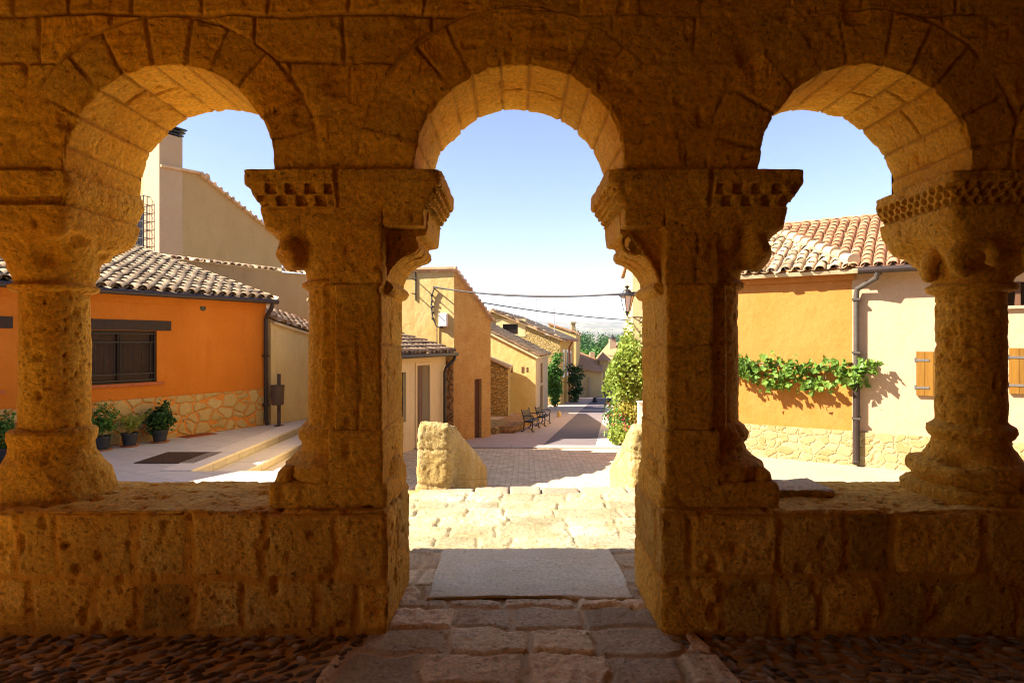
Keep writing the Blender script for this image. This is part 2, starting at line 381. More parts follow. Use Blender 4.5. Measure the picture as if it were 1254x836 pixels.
MORT = (.38, .165, .028)
M = dict(
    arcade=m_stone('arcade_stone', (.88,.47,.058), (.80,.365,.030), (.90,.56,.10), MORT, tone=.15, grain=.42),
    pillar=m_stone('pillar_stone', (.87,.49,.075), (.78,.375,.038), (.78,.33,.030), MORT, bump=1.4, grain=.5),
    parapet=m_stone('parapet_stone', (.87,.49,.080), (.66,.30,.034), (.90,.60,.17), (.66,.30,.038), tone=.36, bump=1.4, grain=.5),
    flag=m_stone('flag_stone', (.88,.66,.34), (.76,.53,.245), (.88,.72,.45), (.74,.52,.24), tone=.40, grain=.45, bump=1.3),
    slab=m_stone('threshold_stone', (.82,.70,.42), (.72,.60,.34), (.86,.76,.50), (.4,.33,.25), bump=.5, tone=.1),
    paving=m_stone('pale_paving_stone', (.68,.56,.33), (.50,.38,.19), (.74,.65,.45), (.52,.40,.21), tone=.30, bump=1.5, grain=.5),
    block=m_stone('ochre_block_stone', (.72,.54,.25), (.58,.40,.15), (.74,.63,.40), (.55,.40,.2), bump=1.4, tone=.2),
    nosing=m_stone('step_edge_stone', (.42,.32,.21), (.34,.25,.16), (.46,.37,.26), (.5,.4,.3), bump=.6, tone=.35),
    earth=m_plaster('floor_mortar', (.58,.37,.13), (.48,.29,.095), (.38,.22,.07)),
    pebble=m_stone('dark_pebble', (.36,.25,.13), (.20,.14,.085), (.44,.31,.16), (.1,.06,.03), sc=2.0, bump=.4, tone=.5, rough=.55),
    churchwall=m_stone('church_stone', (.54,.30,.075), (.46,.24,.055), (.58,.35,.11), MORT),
    timber=m_wood('dark_timber', (.16,.075,.024), (.10,.045,.014)),
    orange=m_plaster('orange_plaster', (.66,.235,.058), (.58,.19,.042), (.50,.155,.034), bump=.8, stained=(.52, .8)),
    orange2=m_plaster('apricot_plaster', (.60,.265,.085), (.54,.225,.065), (.62,.31,.12), bump=1.0),
    cream=m_plaster('cream_plaster', (.68,.465,.29), (.63,.42,.255), (.56,.37,.215), bump=.8),
    beige=m_plaster('beige_render', (.54,.39,.20), (.48,.335,.165), (.41,.28,.135), bump=.6, sc=.6),
    beige2=m_plaster('pinkish_render', (.58,.43,.28), (.54,.39,.25), (.49,.35,.22), bump=.4),
    greywall=m_plaster('grey_render', (.46,.36,.20), (.40,.305,.165), (.32,.24,.13), bump=.8),
    doorcream=m_plaster('warm_cream_plaster', (.88,.71,.37), (.82,.62,.30), (.66,.47,.21), bump=.7),
    lowcream=m_plaster('aged_cream_plaster', (.82,.64,.34), (.73,.53,.26), (.58,.40,.18), bump=.9),
    yellow=m_plaster('yellow_plaster', (.80,.60,.28), (.70,.47,.17), (.56,.33,.11), bump=1.3),
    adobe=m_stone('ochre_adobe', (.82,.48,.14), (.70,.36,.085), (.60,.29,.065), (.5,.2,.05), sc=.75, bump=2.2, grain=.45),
    streetyellow=m_plaster('street_yellow_plaster', (.76,.44,.13), (.70,.38,.10), (.6,.32,.09), bump=.8),
    rubble_o=m_rubble('rubble_orange_joints', (.66,.47,.22), (.56,.38,.15), (.70,.27,.07), sc=3.3, joint=.055, bump=.7, wp=.24),
    rubble_p=m_rubble('pale_rubble', (.60,.46,.24), (.40,.28,.115), (.54,.41,.20), sc=5.6, joint=.045, wp=.30, bump=.45),
    rubble_g=m_rubble('ochre_rubble', (.64,.46,.20), (.50,.33,.12), (.62,.45,.2), sc=5.0, joint=.05, bump=1.3),
    rubble_d=m_rubble('brown_rubble', (.50,.27,.09), (.40,.20,.06), (.48,.27,.1), sc=4.5, joint=.05, bump=1.3),
    terrace=m_brick('terrace_slabs', (.54,.48,.40), (.48,.42,.35), (.36,.31,.25), .95, .5, .008, rot=.53, bump=.4, vary=.14),
    stepstone=m_brick('step_slabs', (.66,.58,.48), (.62,.54,.44), (.4,.33,.25), 1.4, 3.0, .01, rot=math.pi/2, bump=.2, vary=.12),
    cobble=m_brick('cobble_setts', (.86,.70,.42), (.74,.58,.33), (.58,.45,.25), .20, .125, .014, rot=.02, bump=1.5, vary=.45),
    pinkpave=m_brick('pink_paving', (.52,.39,.30), (.47,.34,.26), (.40,.30,.23), .30, .20, .006, rot=.16, bump=.25, vary=.16),
    palepave=m_brick('pale_side_paving', (.56,.48,.38), (.50,.42,.33), (.4,.34,.27), .30, .20, .006, rot=.16, bump=.25, vary=.16),
    asphalt=m_plaster('asphalt', (.17,.135,.135), (.14,.112,.112), (.105,.085,.085), bump=.5, stained=(.6, .75)),
    kerb=m_brick('pale_kerb', (.55,.47,.37), (.50,.42,.33), (.36,.3,.23), .8, .5, .01, bump=.3, vary=.15),
    plaza=m_plaster('pale_concrete', (.56,.48,.34), (.50,.42,.28), (.45,.37,.25), bump=.4),
    soil=m_plaster('dry_soil', (.34,.27,.14), (.26,.22,.10), (.18,.2,.07), sc=.4),
    tile_old=m_tile('lichen_tiles', (.50,.31,.13), (.58,.40,.19), (.58,.45,.24), .4, (.40, .66)),
    tile_red=m_tile('red_clay_tiles', (.54,.245,.105), (.60,.30,.14), (.60,.38,.20), .16, (.55, .9)),
    tile_mid=m_tile('weathered_tiles', (.50,.30,.16), (.58,.38,.22), (.60,.47,.27), .35, (.45, .7)),
    tile_far=m_tile('brown_tiles', (.36,.17,.075), (.42,.21,.095), (.4,.25,.13), .3),
    mortar=m_plaster('roof_mortar', (.56,.44,.26), (.48,.36,.2), (.36,.25,.13)),
    iron=m_plain('black_iron', (.022,.018,.016), .45, .0),
    gutter=m_plain('dark_gutter_paint', (.035,.022,.018), .4, .0),
    pipe=m_plain('grey_brown_pipe', (.10,.078,.06), .45, .1),
    rust=m_plain('rusty_brown_metal', (.075,.045,.03), .6, .2, vary=.4),
    beam=m_wood('dark_brown_beam', (.035,.018,.012), (.022,.012,.009)),
    sillwood=m_plain('brick_red_sill', (.34,.09,.03), .7),
    glass=m_plain('dark_pane', (.020,.014,.012), .15, vary=.1, bump=0),
    blind=m_plain('brown_blind', (.04,.021,.013), .8),
    shutter=m_wood('honey_pine', (.52,.25,.035), (.38,.16,.02)),
    steel=m_plain('hinge_steel', (.35,.34,.33), .35, .8),
    white=m_plain('white_enamel', (.75,.72,.66), .45),
    doorwood=m_wood('brown_door_wood', (.13,.06,.03), (.09,.04,.02)),
    taupe=m_wood('taupe_door', (.30,.20,.13), (.25,.165,.105)),
    pot=m_plain('black_pot', (.03,.032,.04), .45),
    terracotta=m_plain('terracotta', (.42,.16,.07), .8),
    lampglass=m_plain('frosted_lamp_glass', (.72,.62,.56), .25, vary=.05, bump=0),
    cable=m_plain('black_cable', (.05,.04,.035), .6),
    alu=m_plain('antenna_metal', (.45,.42,.42), .4, .6),
    leaf_dark=m_leaf('dark_leaf', (.020,.060,.014), (.045,.12,.022)),
    leaf_mid=m_leaf('mid_leaf', (.045,.13,.018), (.10,.22,.03)),
    leaf_vine=m_leaf('vine_leaf', (.075,.17,.012), (.19,.31,.030), .42),
    leaf_lime=m_leaf('lime_leaf', (.15,.23,.016), (.33,.40,.05), .45),
    leaf_yell=m_leaf('yellowing_leaf', (.30,.28,.03), (.48,.38,.07), .4),
    leaf_far=m_leaf('far_leaf', (.026,.085,.02), (.06,.15,.028), .25),
    petal=m_leaf('pink_petal', (.62,.07,.10), (.72,.16,.16), .3),
    petalw=m_leaf('white_petal', (.7,.65,.6), (.75,.7,.65), .3),
    bark=m_plaster('bark', (.16,.10,.055), (.11,.07,.04), None, bump=2),
)

def grade(names, val, sat=1.0, hue=.5):
    """one overall calibration of a material's base colour"""
    for k in names:
        t = M[k].node_tree; bs = t.nodes.get('Principled BSDF'); l = bs.inputs['Base Color'].links
        if not l: continue
        src = l[0].from_socket; hs = t.nodes.new('ShaderNodeHueSaturation'); hs.inputs['Saturation'].default_value = sat; hs.inputs['Value'].default_value = val; hs.inputs['Hue'].default_value = hue
        t.links.new(src, hs.inputs['Color']); t.links.new(hs.outputs[0], bs.inputs['Base Color'])
        for n in t.nodes:
            if n.type == 'BSDF_TRANSLUCENT': t.links.new(hs.outputs[0], n.inputs[0])
grade(['arcade', 'pillar', 'parapet'], 1.0, 1.03, .4995)
grade(['plaza'], .85, 1.0)
grade(['paving'], .76, 1.0)
grade(['adobe', 'doorcream', 'kerb', 'nosing'], .88, 1.0)
grade(['orange2', 'cream', 'rubble_p', 'tile_old', 'lowcream', 'yellow', 'rubble_g', 'beige', 'beige2', 'greywall', 'streetyellow', 'shutter', 'plaza', 'orange', 'rubble_o', 'block'], .75, 1.06)
grade(['tile_red'], .66, .95)
grade(['tile_old'], 1.0, .86, .490)
grade(['shutter', 'pipe'], .72, .95)
grade(['leaf_vine', 'leaf_lime'], 1.0, .95)
# ================================================================== THE GALLERY
YI, YO = 3.30, 4.00           # inner and outer face of the arcade wall
SPR, RAD = 2.46, .56
ARCH = [-3.52, -1.825, .04, 1.88, 3.48]
# ---- arched wall: front sheet, soffits, back sheet
def build_arcade():
    xs = [np.arange(-4.9, ARCH[0]-RAD, .02)]
    for k, c in enumerate(ARCH):
        xs.append(c-RAD*np.cos(np.linspace(0, np.pi, 190)))
        nx = ARCH[k+1]-RAD if k+1 < len(ARCH) else 4.9
        xs.append(np.arange(c+RAD+.006, nx-.004, .009))
    xs = np.concatenate(xs)
    zl = np.full_like(xs, 2.435); ang = np.zeros_like(xs)
    for c in ARCH:
        m = np.abs(xs-c) <= RAD+1e-6
        zl[m] = SPR+np.sqrt(np.maximum(0, RAD**2-(xs[m]-c)**2))
    zl[np.abs(xs) > 4.2] = 0
    top1, top2 = 3.43, 3.46
    ts = np.concatenate([np.linspace(0, 1, 112), 1+np.linspace(.5, 1, 2)])
    Z = np.where(ts[:, None] <= 1, zl+(top1-zl)*np.minimum(ts[:, None], 1), top1+(top2-top1)*(ts[:, None]-1))
    X = np.broadcast_to(xs, Z.shape)
    G = np.stack([X, np.full_like(Z, YI), Z], -1)
    # joints: voussoirs round each arch, ashlar courses elsewhere
    idn, dist = courses(X, Z, [.30, .29, .25, .20, .22, .3], .26, .52, 3, 2.435, .012)
    for k, c in enumerate(ARCH):
        r = np.hypot(X-c, Z-SPR); a = np.arctan2(Z-SPR, X-c)
        rr = RAD+(.27, .25, .30, .29, .27)[k]
        rg = np.random.default_rng(40+k); e = np.linspace(-.05, np.pi+.05, 12)+rg.uniform(-.05, .05, 12); e[0], e[-1] = -.06, np.pi+.06
        inn = (r < rr) & (Z > SPR-.03)
        ci = np.clip(np.searchsorted(e, a)-1, 0, 10)
        wob = .010*noise(np.stack([X*7, Z*7, X*0+k], -1), 5)
        dj = np.minimum(np.abs(a-e[ci]), np.abs(e[ci+1]-a))*r+wob*.6
        idv = np.modf(np.abs(np.sin((ci+1)*7.13+k*31.7)*9137.3))[0]*2-1
        out = (~inn) & (r < rr+.06)
        dist = np.where(inn, np.minimum(np.abs(dj), np.abs(rr-r+wob)), np.where(out, np.minimum(dist, np.abs(r-rr+wob)), dist))
        idn = np.where(inn, idv, idn)
    gap = noise(np.stack([X*2.2, Z*2.2, X*0], -1), 77)*.5+.5
    gw = .0055+.005*gap
    groove = (1-smoothstep(gw*.4, gw*1.5, dist))*(.25+.75*smoothstep(.30, .62, gap+.25*noise(np.stack([X*9, Z*9, X*0+4], -1), 8)))
    ridge = fbm(np.stack([X*9+Z*6, X*0, Z*26-X*8], -1), 3, 61)      # tooling marks
    d = stone_disp(G, .75, .9)+.0035*idn+.0055*ridge-.014*groove*(0.35+.65*gap)-.024*pits(G, 5.5, .60, 21)
    edge = np.exp(-((Z-zl)/.03)**2)*(ts[:, None] <= 1)
    d = d-edge*(.012+.02*np.clip(fbm(G*9, 3, 31), 0, 1))
    G = G.copy(); G[..., 1] -= d
    # soffit rows run on from the bottom edge to the outer face
    K = 72; w = np.linspace(0, 1, K+1)[1:]
    S = np.zeros((K, len(xs), 3)); S[..., 0] = xs; S[..., 2] = zl; S[..., 1] = G[0, :, 1]+(YO-G[0, :, 1])*w[:, None]
    idS = np.zeros((K, len(xs))); dS = np.full((K, len(xs)), .5)
    out = np.zeros((len(xs), 3))
    for k, c in enumerate(ARCH):
        m = np.abs(xs-c) <= RAD+1e-6
        a = np.arctan2(zl[m]-SPR, xs[m]-c); out[m] = np.stack([-np.cos(a), 0*a, -np.sin(a)], -1)
        rg = np.random.default_rng(40+k); e = np.linspace(-.05, np.pi+.05, 12)+rg.uniform(-.05, .05, 12); e[0], e[-1] = -.06, np.pi+.06
        ci = np.clip(np.searchsorted(e, a)-1, 0, 10)
        dS[:, m] = (np.minimum(np.abs(a-e[ci]), np.abs(e[ci+1]-a))*RAD)[None]
        idS[:, m] = (np.modf(np.abs(np.sin((ci+1)*7.13+k*31.7)*9137.3))[0]*2-1)[None]
        # a cross joint half way through the thickness for some voussoirs
        cj = (np.abs(np.sin(ci*3.7+k)) > .82)
        yy = .3+.4*np.modf(np.abs(np.sin(ci*5.1+k*2)*77))[0]
        dcr = np.abs(S[:, m, 1]-(YI+.7*yy)[None]); dcr = np.where(cj[None], dcr, 9)
        dS[:, m] = np.minimum(dS[:, m], dcr)
    out[out[:, 2] == 0] = (0, 0, -1)
    dd = dS+.006*noise(S*9, 44)
    gr = 1-smoothstep(.004, .012, np.abs(dd))
    dsp = stone_disp(S, .9, .9, 2)+.004*idS-.011*gr
    we = np.exp(-((YO-S[..., 1])/.03)**2); dsp = dsp-we*(.006+.02*np.clip(fbm(S*8, 3, 33), -.3, 1))
    # same radial push on the shared front edge
    d0 = (stone_disp(G[0], .9, .9, 2)+.004*idS[0]-.011*gr[0]-.012*np.clip(fbm(G[0]*10, 3, 36), -.4, 1))
    fade = (np.clip((zl[None]-G[..., 2])/-.10, 0, 1)) if False else np.exp(-((Z-zl)/.05)**2)*(ts[:, None] <= 1)
    G[..., 0] += fade*(out[:, 0]*d0)[None]; G[..., 2] += fade*(out[:, 2]*d0)[None]
    S = S+out[None]*dsp[..., None]
    # outer face
    B = np.zeros((14, len(xs), 3)); tb = np.linspace(0, 1, 15)[1:]
    B[..., 0] = S[-1, :, 0]; B[..., 1] = YO; B[..., 2] = S[-1, :, 2]+(top2-S[-1, :, 2])*tb[:, None]
    V = np.concatenate([G[::-1], S, B], 0)
    tone = np.concatenate([idn[::-1], idS, np.zeros((14, len(xs)))], 0)
    jt = np.concatenate([groove[::-1], gr, np.zeros((14, len(xs)))], 0)
    n, m = V.shape[:2]
    F = gridfaces(n, m)[:, ::-1]
    o = mk('arcade_wall', V, F, M['arcade'], None, {'tone': tone, 'joint': jt*.6}, True, (0, 3.65, 2.43))
    tag(o, 'weathered ochre stone wall pierced by the round arches above the columns', 'arcade wall', kind='thing')
build_arcade()

# ---- parapets
def parapet_pat(seed, hs):
    def pat(W, n):
        tone = np.zeros(len(W)); jt = np.zeros(len(W)); d = np.zeros(len(W))
        f = n[:, 1] < -.4
        idn, dist = courses(W[f, 0], W[f, 2], hs, .20, .50, seed, 0.0, .022)
        wid = .010+.016*(noise(W[f]*2.3, seed)*.5+.5)
        g = 1-smoothstep(wid*.7, wid*1.7, dist)
        rough = fbm(W[f]*24, 4, seed+6)*np.clip(.35+idn, .0, 1.2)
        tone[f] = idn; jt[f] = g*.9; d[f] = .006*idn*(1-g)-.009*g+.009*rough*(1-g)-.035*pits(W[f], 8.5, .56, seed)*(1-g)
        e = (np.abs(n[:, 0]) > .4) & ~f
        i2, d2 = courses(W[e, 1], W[e, 2], hs, .45, .9, seed+5, 0.0, .02)
        g2 = 1-smoothstep(.006, .016, d2); tone[e] = i2*.6; jt[e] = g2*.8; d[e] = -.008*g2
        t = n[:, 2] > .5
        d[t] += .016*fbm(W[t]*2.2, 4, seed+2)-.014*pits(W[t], 6, .5, seed+8)
        tone[t] = .55+fbm(W[t]*3, 3, seed)*.6
        ed = (n[:, 2] > .15) & (n[:, 2] < .95)
        d[ed] -= .022*np.clip(fbm(W[ed]*5.5, 3, seed+3)+.1, 0, 1)
        return tone, jt, d
    return pat
V, F, A = rbox((-4.9, 3.27, -.05), (-.655, 3.99, .652), .010, .018, lambda W: stone_disp(W, 1.2, 2.6, 4), parapet_pat(11, [.02, .27, .36, .2]))
o = mk('parapet_wall', V, F, M['parapet'], None, A, True, (-1.6, 3.63, 0)); tag(o, 'low stone parapet left of the gap, its blocks catching more light', 'parapet', kind='thing')
V, F, A = rbox((.785, 3.27, -.05), (4.9, 3.99, .652), .010, .018, lambda W: stone_disp(W, 1.2, 2.2, 6), parapet_pat(23, [.0, .30, .35, .2]))
o = mk('parapet_wall', V, F, M['parapet'], None, A, True, (1.7, 3.63, 0)); tag(o, 'darker low stone parapet right of the gap with a loose flat stone on top', 'parapet', kind='thing')
V, F, A = rbox((1.47, 3.58, .648), (1.86, 3.90, .690), .010, .014, lambda W: stone_disp(W, 1.3, .6, 9)-.06*np.clip(fbm(W*5, 3, 3), 0, 1)*(np.abs(W[:, 2]-.668) < .017))
o = mk('flat_stone', V, F, M['flag'], None, A, True); tag(o, 'flat loose stone lying on the right parapet', 'stone')

# ---- square piers with an engaged half column (left one; the right one is its mirror)
def mirror_pts(V): W = V.copy(); W[:, 0] = .13-W[:, 0]; return W
def build_pier(right):
    sd = 50 if right else 20
    nm = empty('stone_pier', (.98 if right else -.85, 3.65, .64),
               'thick stone pier on the right of the gap, lit on its left side' if right else 'thick stone pier on the left of the gap, lit on its right side', 'pier', kind='thing')
    def put(name, V, F, A, mat=None):
        V = np.array(V); 
        if right:
            V = mirror_pts(V); F = F[:, ::-1] if isinstance(F, np.ndarray) else [tuple(reversed(f)) for f in F]
        return mk(name, V, F, mat or M['pillar'], nm, A, True)
    def rd(k=1., h=1., s=0): return lambda W: stone_disp(W, k, h, sd+s)
    def blk(hs, s, w=.005):
        def pat(W, n):
            i, d = courses(np.where(np.abs(n[:, 0]) > .5, W[:, 1], W[:, 0]), W[:, 2], hs, .5, .9, sd+s, .64, .012)
            g = 1-smoothstep(w*.5, w*1.8, d); return i*.6, g*.6, -.008*g
        return pat
    # base: plinth, block under the pier, moulded half base
    V, F, A = rbox((-1.315, 3.335, .64), (-.668, 3.965, .790), .013, .03, rd(1.4, 1.3)); put('base', V, F, A)
    V, F, A = rbox((-.985, 3.325, .76), (-.690, 3.97, 1.075), .013, .018, rd(1.1, 1.4, 1)); b = put('base_block', V, F, A)
    tz = .78
    prof = [(tz, .30), (tz+.035, .325), (tz+.08, .318), (tz+.115, .275), (tz+.15, .235), (tz+.19, .222), (tz+.215, .238), (tz+.25, .245), (tz+.285, .228), (tz+.31, .2)]
    V, F = loft([(z, -.985, 3.65, r*1.02, r, 2.1) for z, r in prof], .010, 150, lambda G, N: stone_disp(G, 1.5, 1.3, sd+2)-.018*np.clip(fbm(G*5, 2, sd), -.2, 1)); put('base_moulding', V, F, None)
    for cy in (3.42, 3.88):      # worn claws at the corners
        V, F = loft([(.785, -1.24, cy, .055, .06, 2), (.83, -1.235, cy, .05, .055, 2), (.865, -1.215, cy, .03, .03, 2)], .01, 40, lambda G, N: stone_disp(G, 1.2, .8, sd+4)); put('base_claw', V, F, None)
    # shaft of the pier and the half column
    V, F, A = rbox((-.955, 3.34, 1.05), (-.700, 3.98, 1.86), .013, .018, rd(1.0, 1.25, 5), blk([.0, .42, .46, .5], 3))
    put('shaft', V, F, A)
    def rib(G, N):
        return stone_disp(G, 1.1, 1.2, sd+7)
    V, F = loft([(1.06, -.985, 3.65, .205, .205, 2), (1.5, -.985, 3.65, .2, .2, 2), (1.85, -.985, 3.65, .197, .197, 2)], .012, 150, rib); put('half_column', V, F, None)
    V, F, A = rbox((-1.045, 3.385, 1.05), (-.93, 3.90, 1.86), .013, .03, rd(1.3, 1.3, 8)); put('shaft_rib', V, F, A)
    # capital of the half column
    def cap(G, N):
        d = stone_disp(G, 1.2, 1.0, sd+9)
        d = d+.075*smoothstep(1.0, .55, np.sqrt(((G[..., 0]+1.21)/.09)**2+((G[..., 1]-3.43)/.13)**2+((G[..., 2]-2.02)/.125)**2))
        d = d-.035*np.exp(-(((G[..., 0]+1.12)/.04)**2+((G[..., 1]-3.36)/.12)**2+((G[..., 2]-2.06)/.10)**2))
        d = d-.02*np.exp(-(((G[..., 0]+1.21)/.035)**2+((G[..., 2]-1.93)/.03)**2))
        return d
    V, F = loft([(1.835, -.985, 3.65, .205, .205, 2), (1.85, -.985, 3.65, .232, .232, 2), (1.875, -.985, 3.65, .236, .236, 2), (1.895, -.985, 3.65, .212, .212, 2),
                 (1.96, -1.0, 3.65, .225, .235, 2.3), (2.05, -1.015, 3.65, .265, .275, 3), (2.13, -1.02, 3.65, .305, .305, 4.5), (2.16, -1.02, 3.65, .335, .31, 9), (2.265, -1.02, 3.65, .345, .315, 14)], .010, 190, cap); put('capital', V, F, None)
    # core above the pier
    V, F, A = rbox((-.985, 3.345, 1.84), (-.695, 3.985, 2.275), .013, .012, rd(1.0, 1.2, 11), blk([.0, 1.21, .45], 5)); put('pier_head', V, F, A)
    # scrolled corbel towards the gap: a profile drawn through the wall's depth
    pr = [(-.72, 1.80), (-.700, 1.803), (-.672, 1.818), (-.655, 1.842), (-.668, 1.866), (-.692, 1.878), (-.690, 1.905), (-.672, 1.945), (-.640, 1.985), (-.600, 2.015), (-.563, 2.030),
          (-.532, 2.042), (-.515, 2.065), (-.518, 2.095), (-.535, 2.115), (-.530, 2.128), (-.492, 2.132), (-.474, 2.14), (-.468, 2.18), (-.462, 2.262), (-.50, 2.27), (-.72, 2.272)]
    pr = np.array(pr); seg = np.concatenate([[0], np.cumsum(np.hypot(*np.diff(pr, axis=0).T))]); t = np.linspace(0, seg[-1], 110)
    px, pz = np.interp(t, seg, pr[:, 0]), np.interp(t, seg, pr[:, 1])
    ys = np.linspace(3.46, 3.985, 46); G = np.stack(np.broadcast_arrays(px[None], ys[:, None], pz[None]), -1)
    rho = np.clip((pz-1.9)/.14, 0, 1)*np.clip((2.10-pz)/.04, 0, 1)      # grooves that run down the scroll's face
    N = np.stack([np.gradient(pz), 0*px, -np.gradient(px)], -1); N = N/np.linalg.norm(N, axis=1, keepdims=True)
    flute = -.012*rho[None]*(np.cos((ys[:, None]-3.5)*2*np.pi/.17) > .82)
    G = G+N[None]*(stone_disp(G, .9, .8, sd+13)+flute)[..., None]
    n_, m_ = G.shape[:2]; V = np.concatenate([G.reshape(-1, 3), G[0]*[1, 1, 1], G[-1]]); F = list(map(tuple, gridfaces(n_, m_)[:, ::-1]))
    F += [tuple(n_*m_+np.arange(m_)), tuple(n_*m_+m_+np.arange(m_)[::-1])]
    put('corbel', V, F, None)
    # front cheek of the scroll: a thin upper fascia and, on the right pier, the spiral left by the carver
    V, F, A = rbox((-.70, 3.35, 2.165), (-.475, 3.47, 2.270), .012, .012, rd(.8, .9, 15)); put('corbel_fascia', V, F, A)
    b = MB(); cc = (-.575, 2.085)
    if right:
        sp = [(cc[0]+.02+(.012+.0145*a)*math.cos(a+2.2), 3.452, cc[1]-.008+(.012+.0125*a)*math.sin(a+2.2)) for a in np.linspace(0, 5.2, 34)]
        sp += [(-.640, 3.452, 1.985), (-.668, 3.452, 1.93), (-.69, 3.452, 1.88)]
        b.tube(sp, [.012]*len(sp), 8)
    b.tube([(-.705, 3.44, 1.842), (-.705, 4.0, 1.842)], .040, 12)
    V = np.array(b.v)
    put('volute', V, b.f, None)
    # abacus with a splayed lower half; billets on the outer part, fish scales on the gap side
    def aba(G, N):
        x, y, z = G[..., 0], G[..., 1], G[..., 2]
        d = stone_disp(G, 1.1, .9, sd+17)
        low = smoothstep(2.385, 2.375, z)*smoothstep(2.255, 2.265, z)
        fr = (N[..., 1] < -.45)*(x < -.95)+(N[..., 0] < -.45)
        w = np.where(N[..., 1] < -.45, x, y)
        row = np.floor((z-2.26)/.058); ch = (np.mod(np.floor(w/.052)+row, 2) < .5)
        d = d-.030*low*fr*ch*(np.mod((z-2.26)/.058, 1) > .12)
        sc_ = (N[..., 0] > .45)
        rr = np.floor((z-2.262)/.030); yy = (y/.066+.5*np.mod(rr, 2)); zz = (z-2.262)/.030-rr
        cell = np.hypot(np.mod(yy, 1)-.5, (1-zz)*.72)
        d = d-.024*low*sc_*(cell > .46)
        d = d-.02*(x > -.935)*(x < -.915)*(N[..., 1] < -.4)
        d = d-.012*np.clip(fbm(G*7, 3, sd+2)-.05, 0, 1)
        return d
    cx = -.90
    V, F = loft([(2.258, cx, 3.65, .455, .335, 16), (2.275, cx, 3.65, .462, .34, 18), (2.372, cx, 3.65, .520, .372, 18), (2.385, cx, 3.65, .528, .378, 18), (2.452, cx, 3.65, .528, .378, 18)], .0065, 420, aba)
    put('abacus', V, F, None)
for r_ in (False, True): build_pier(r_)

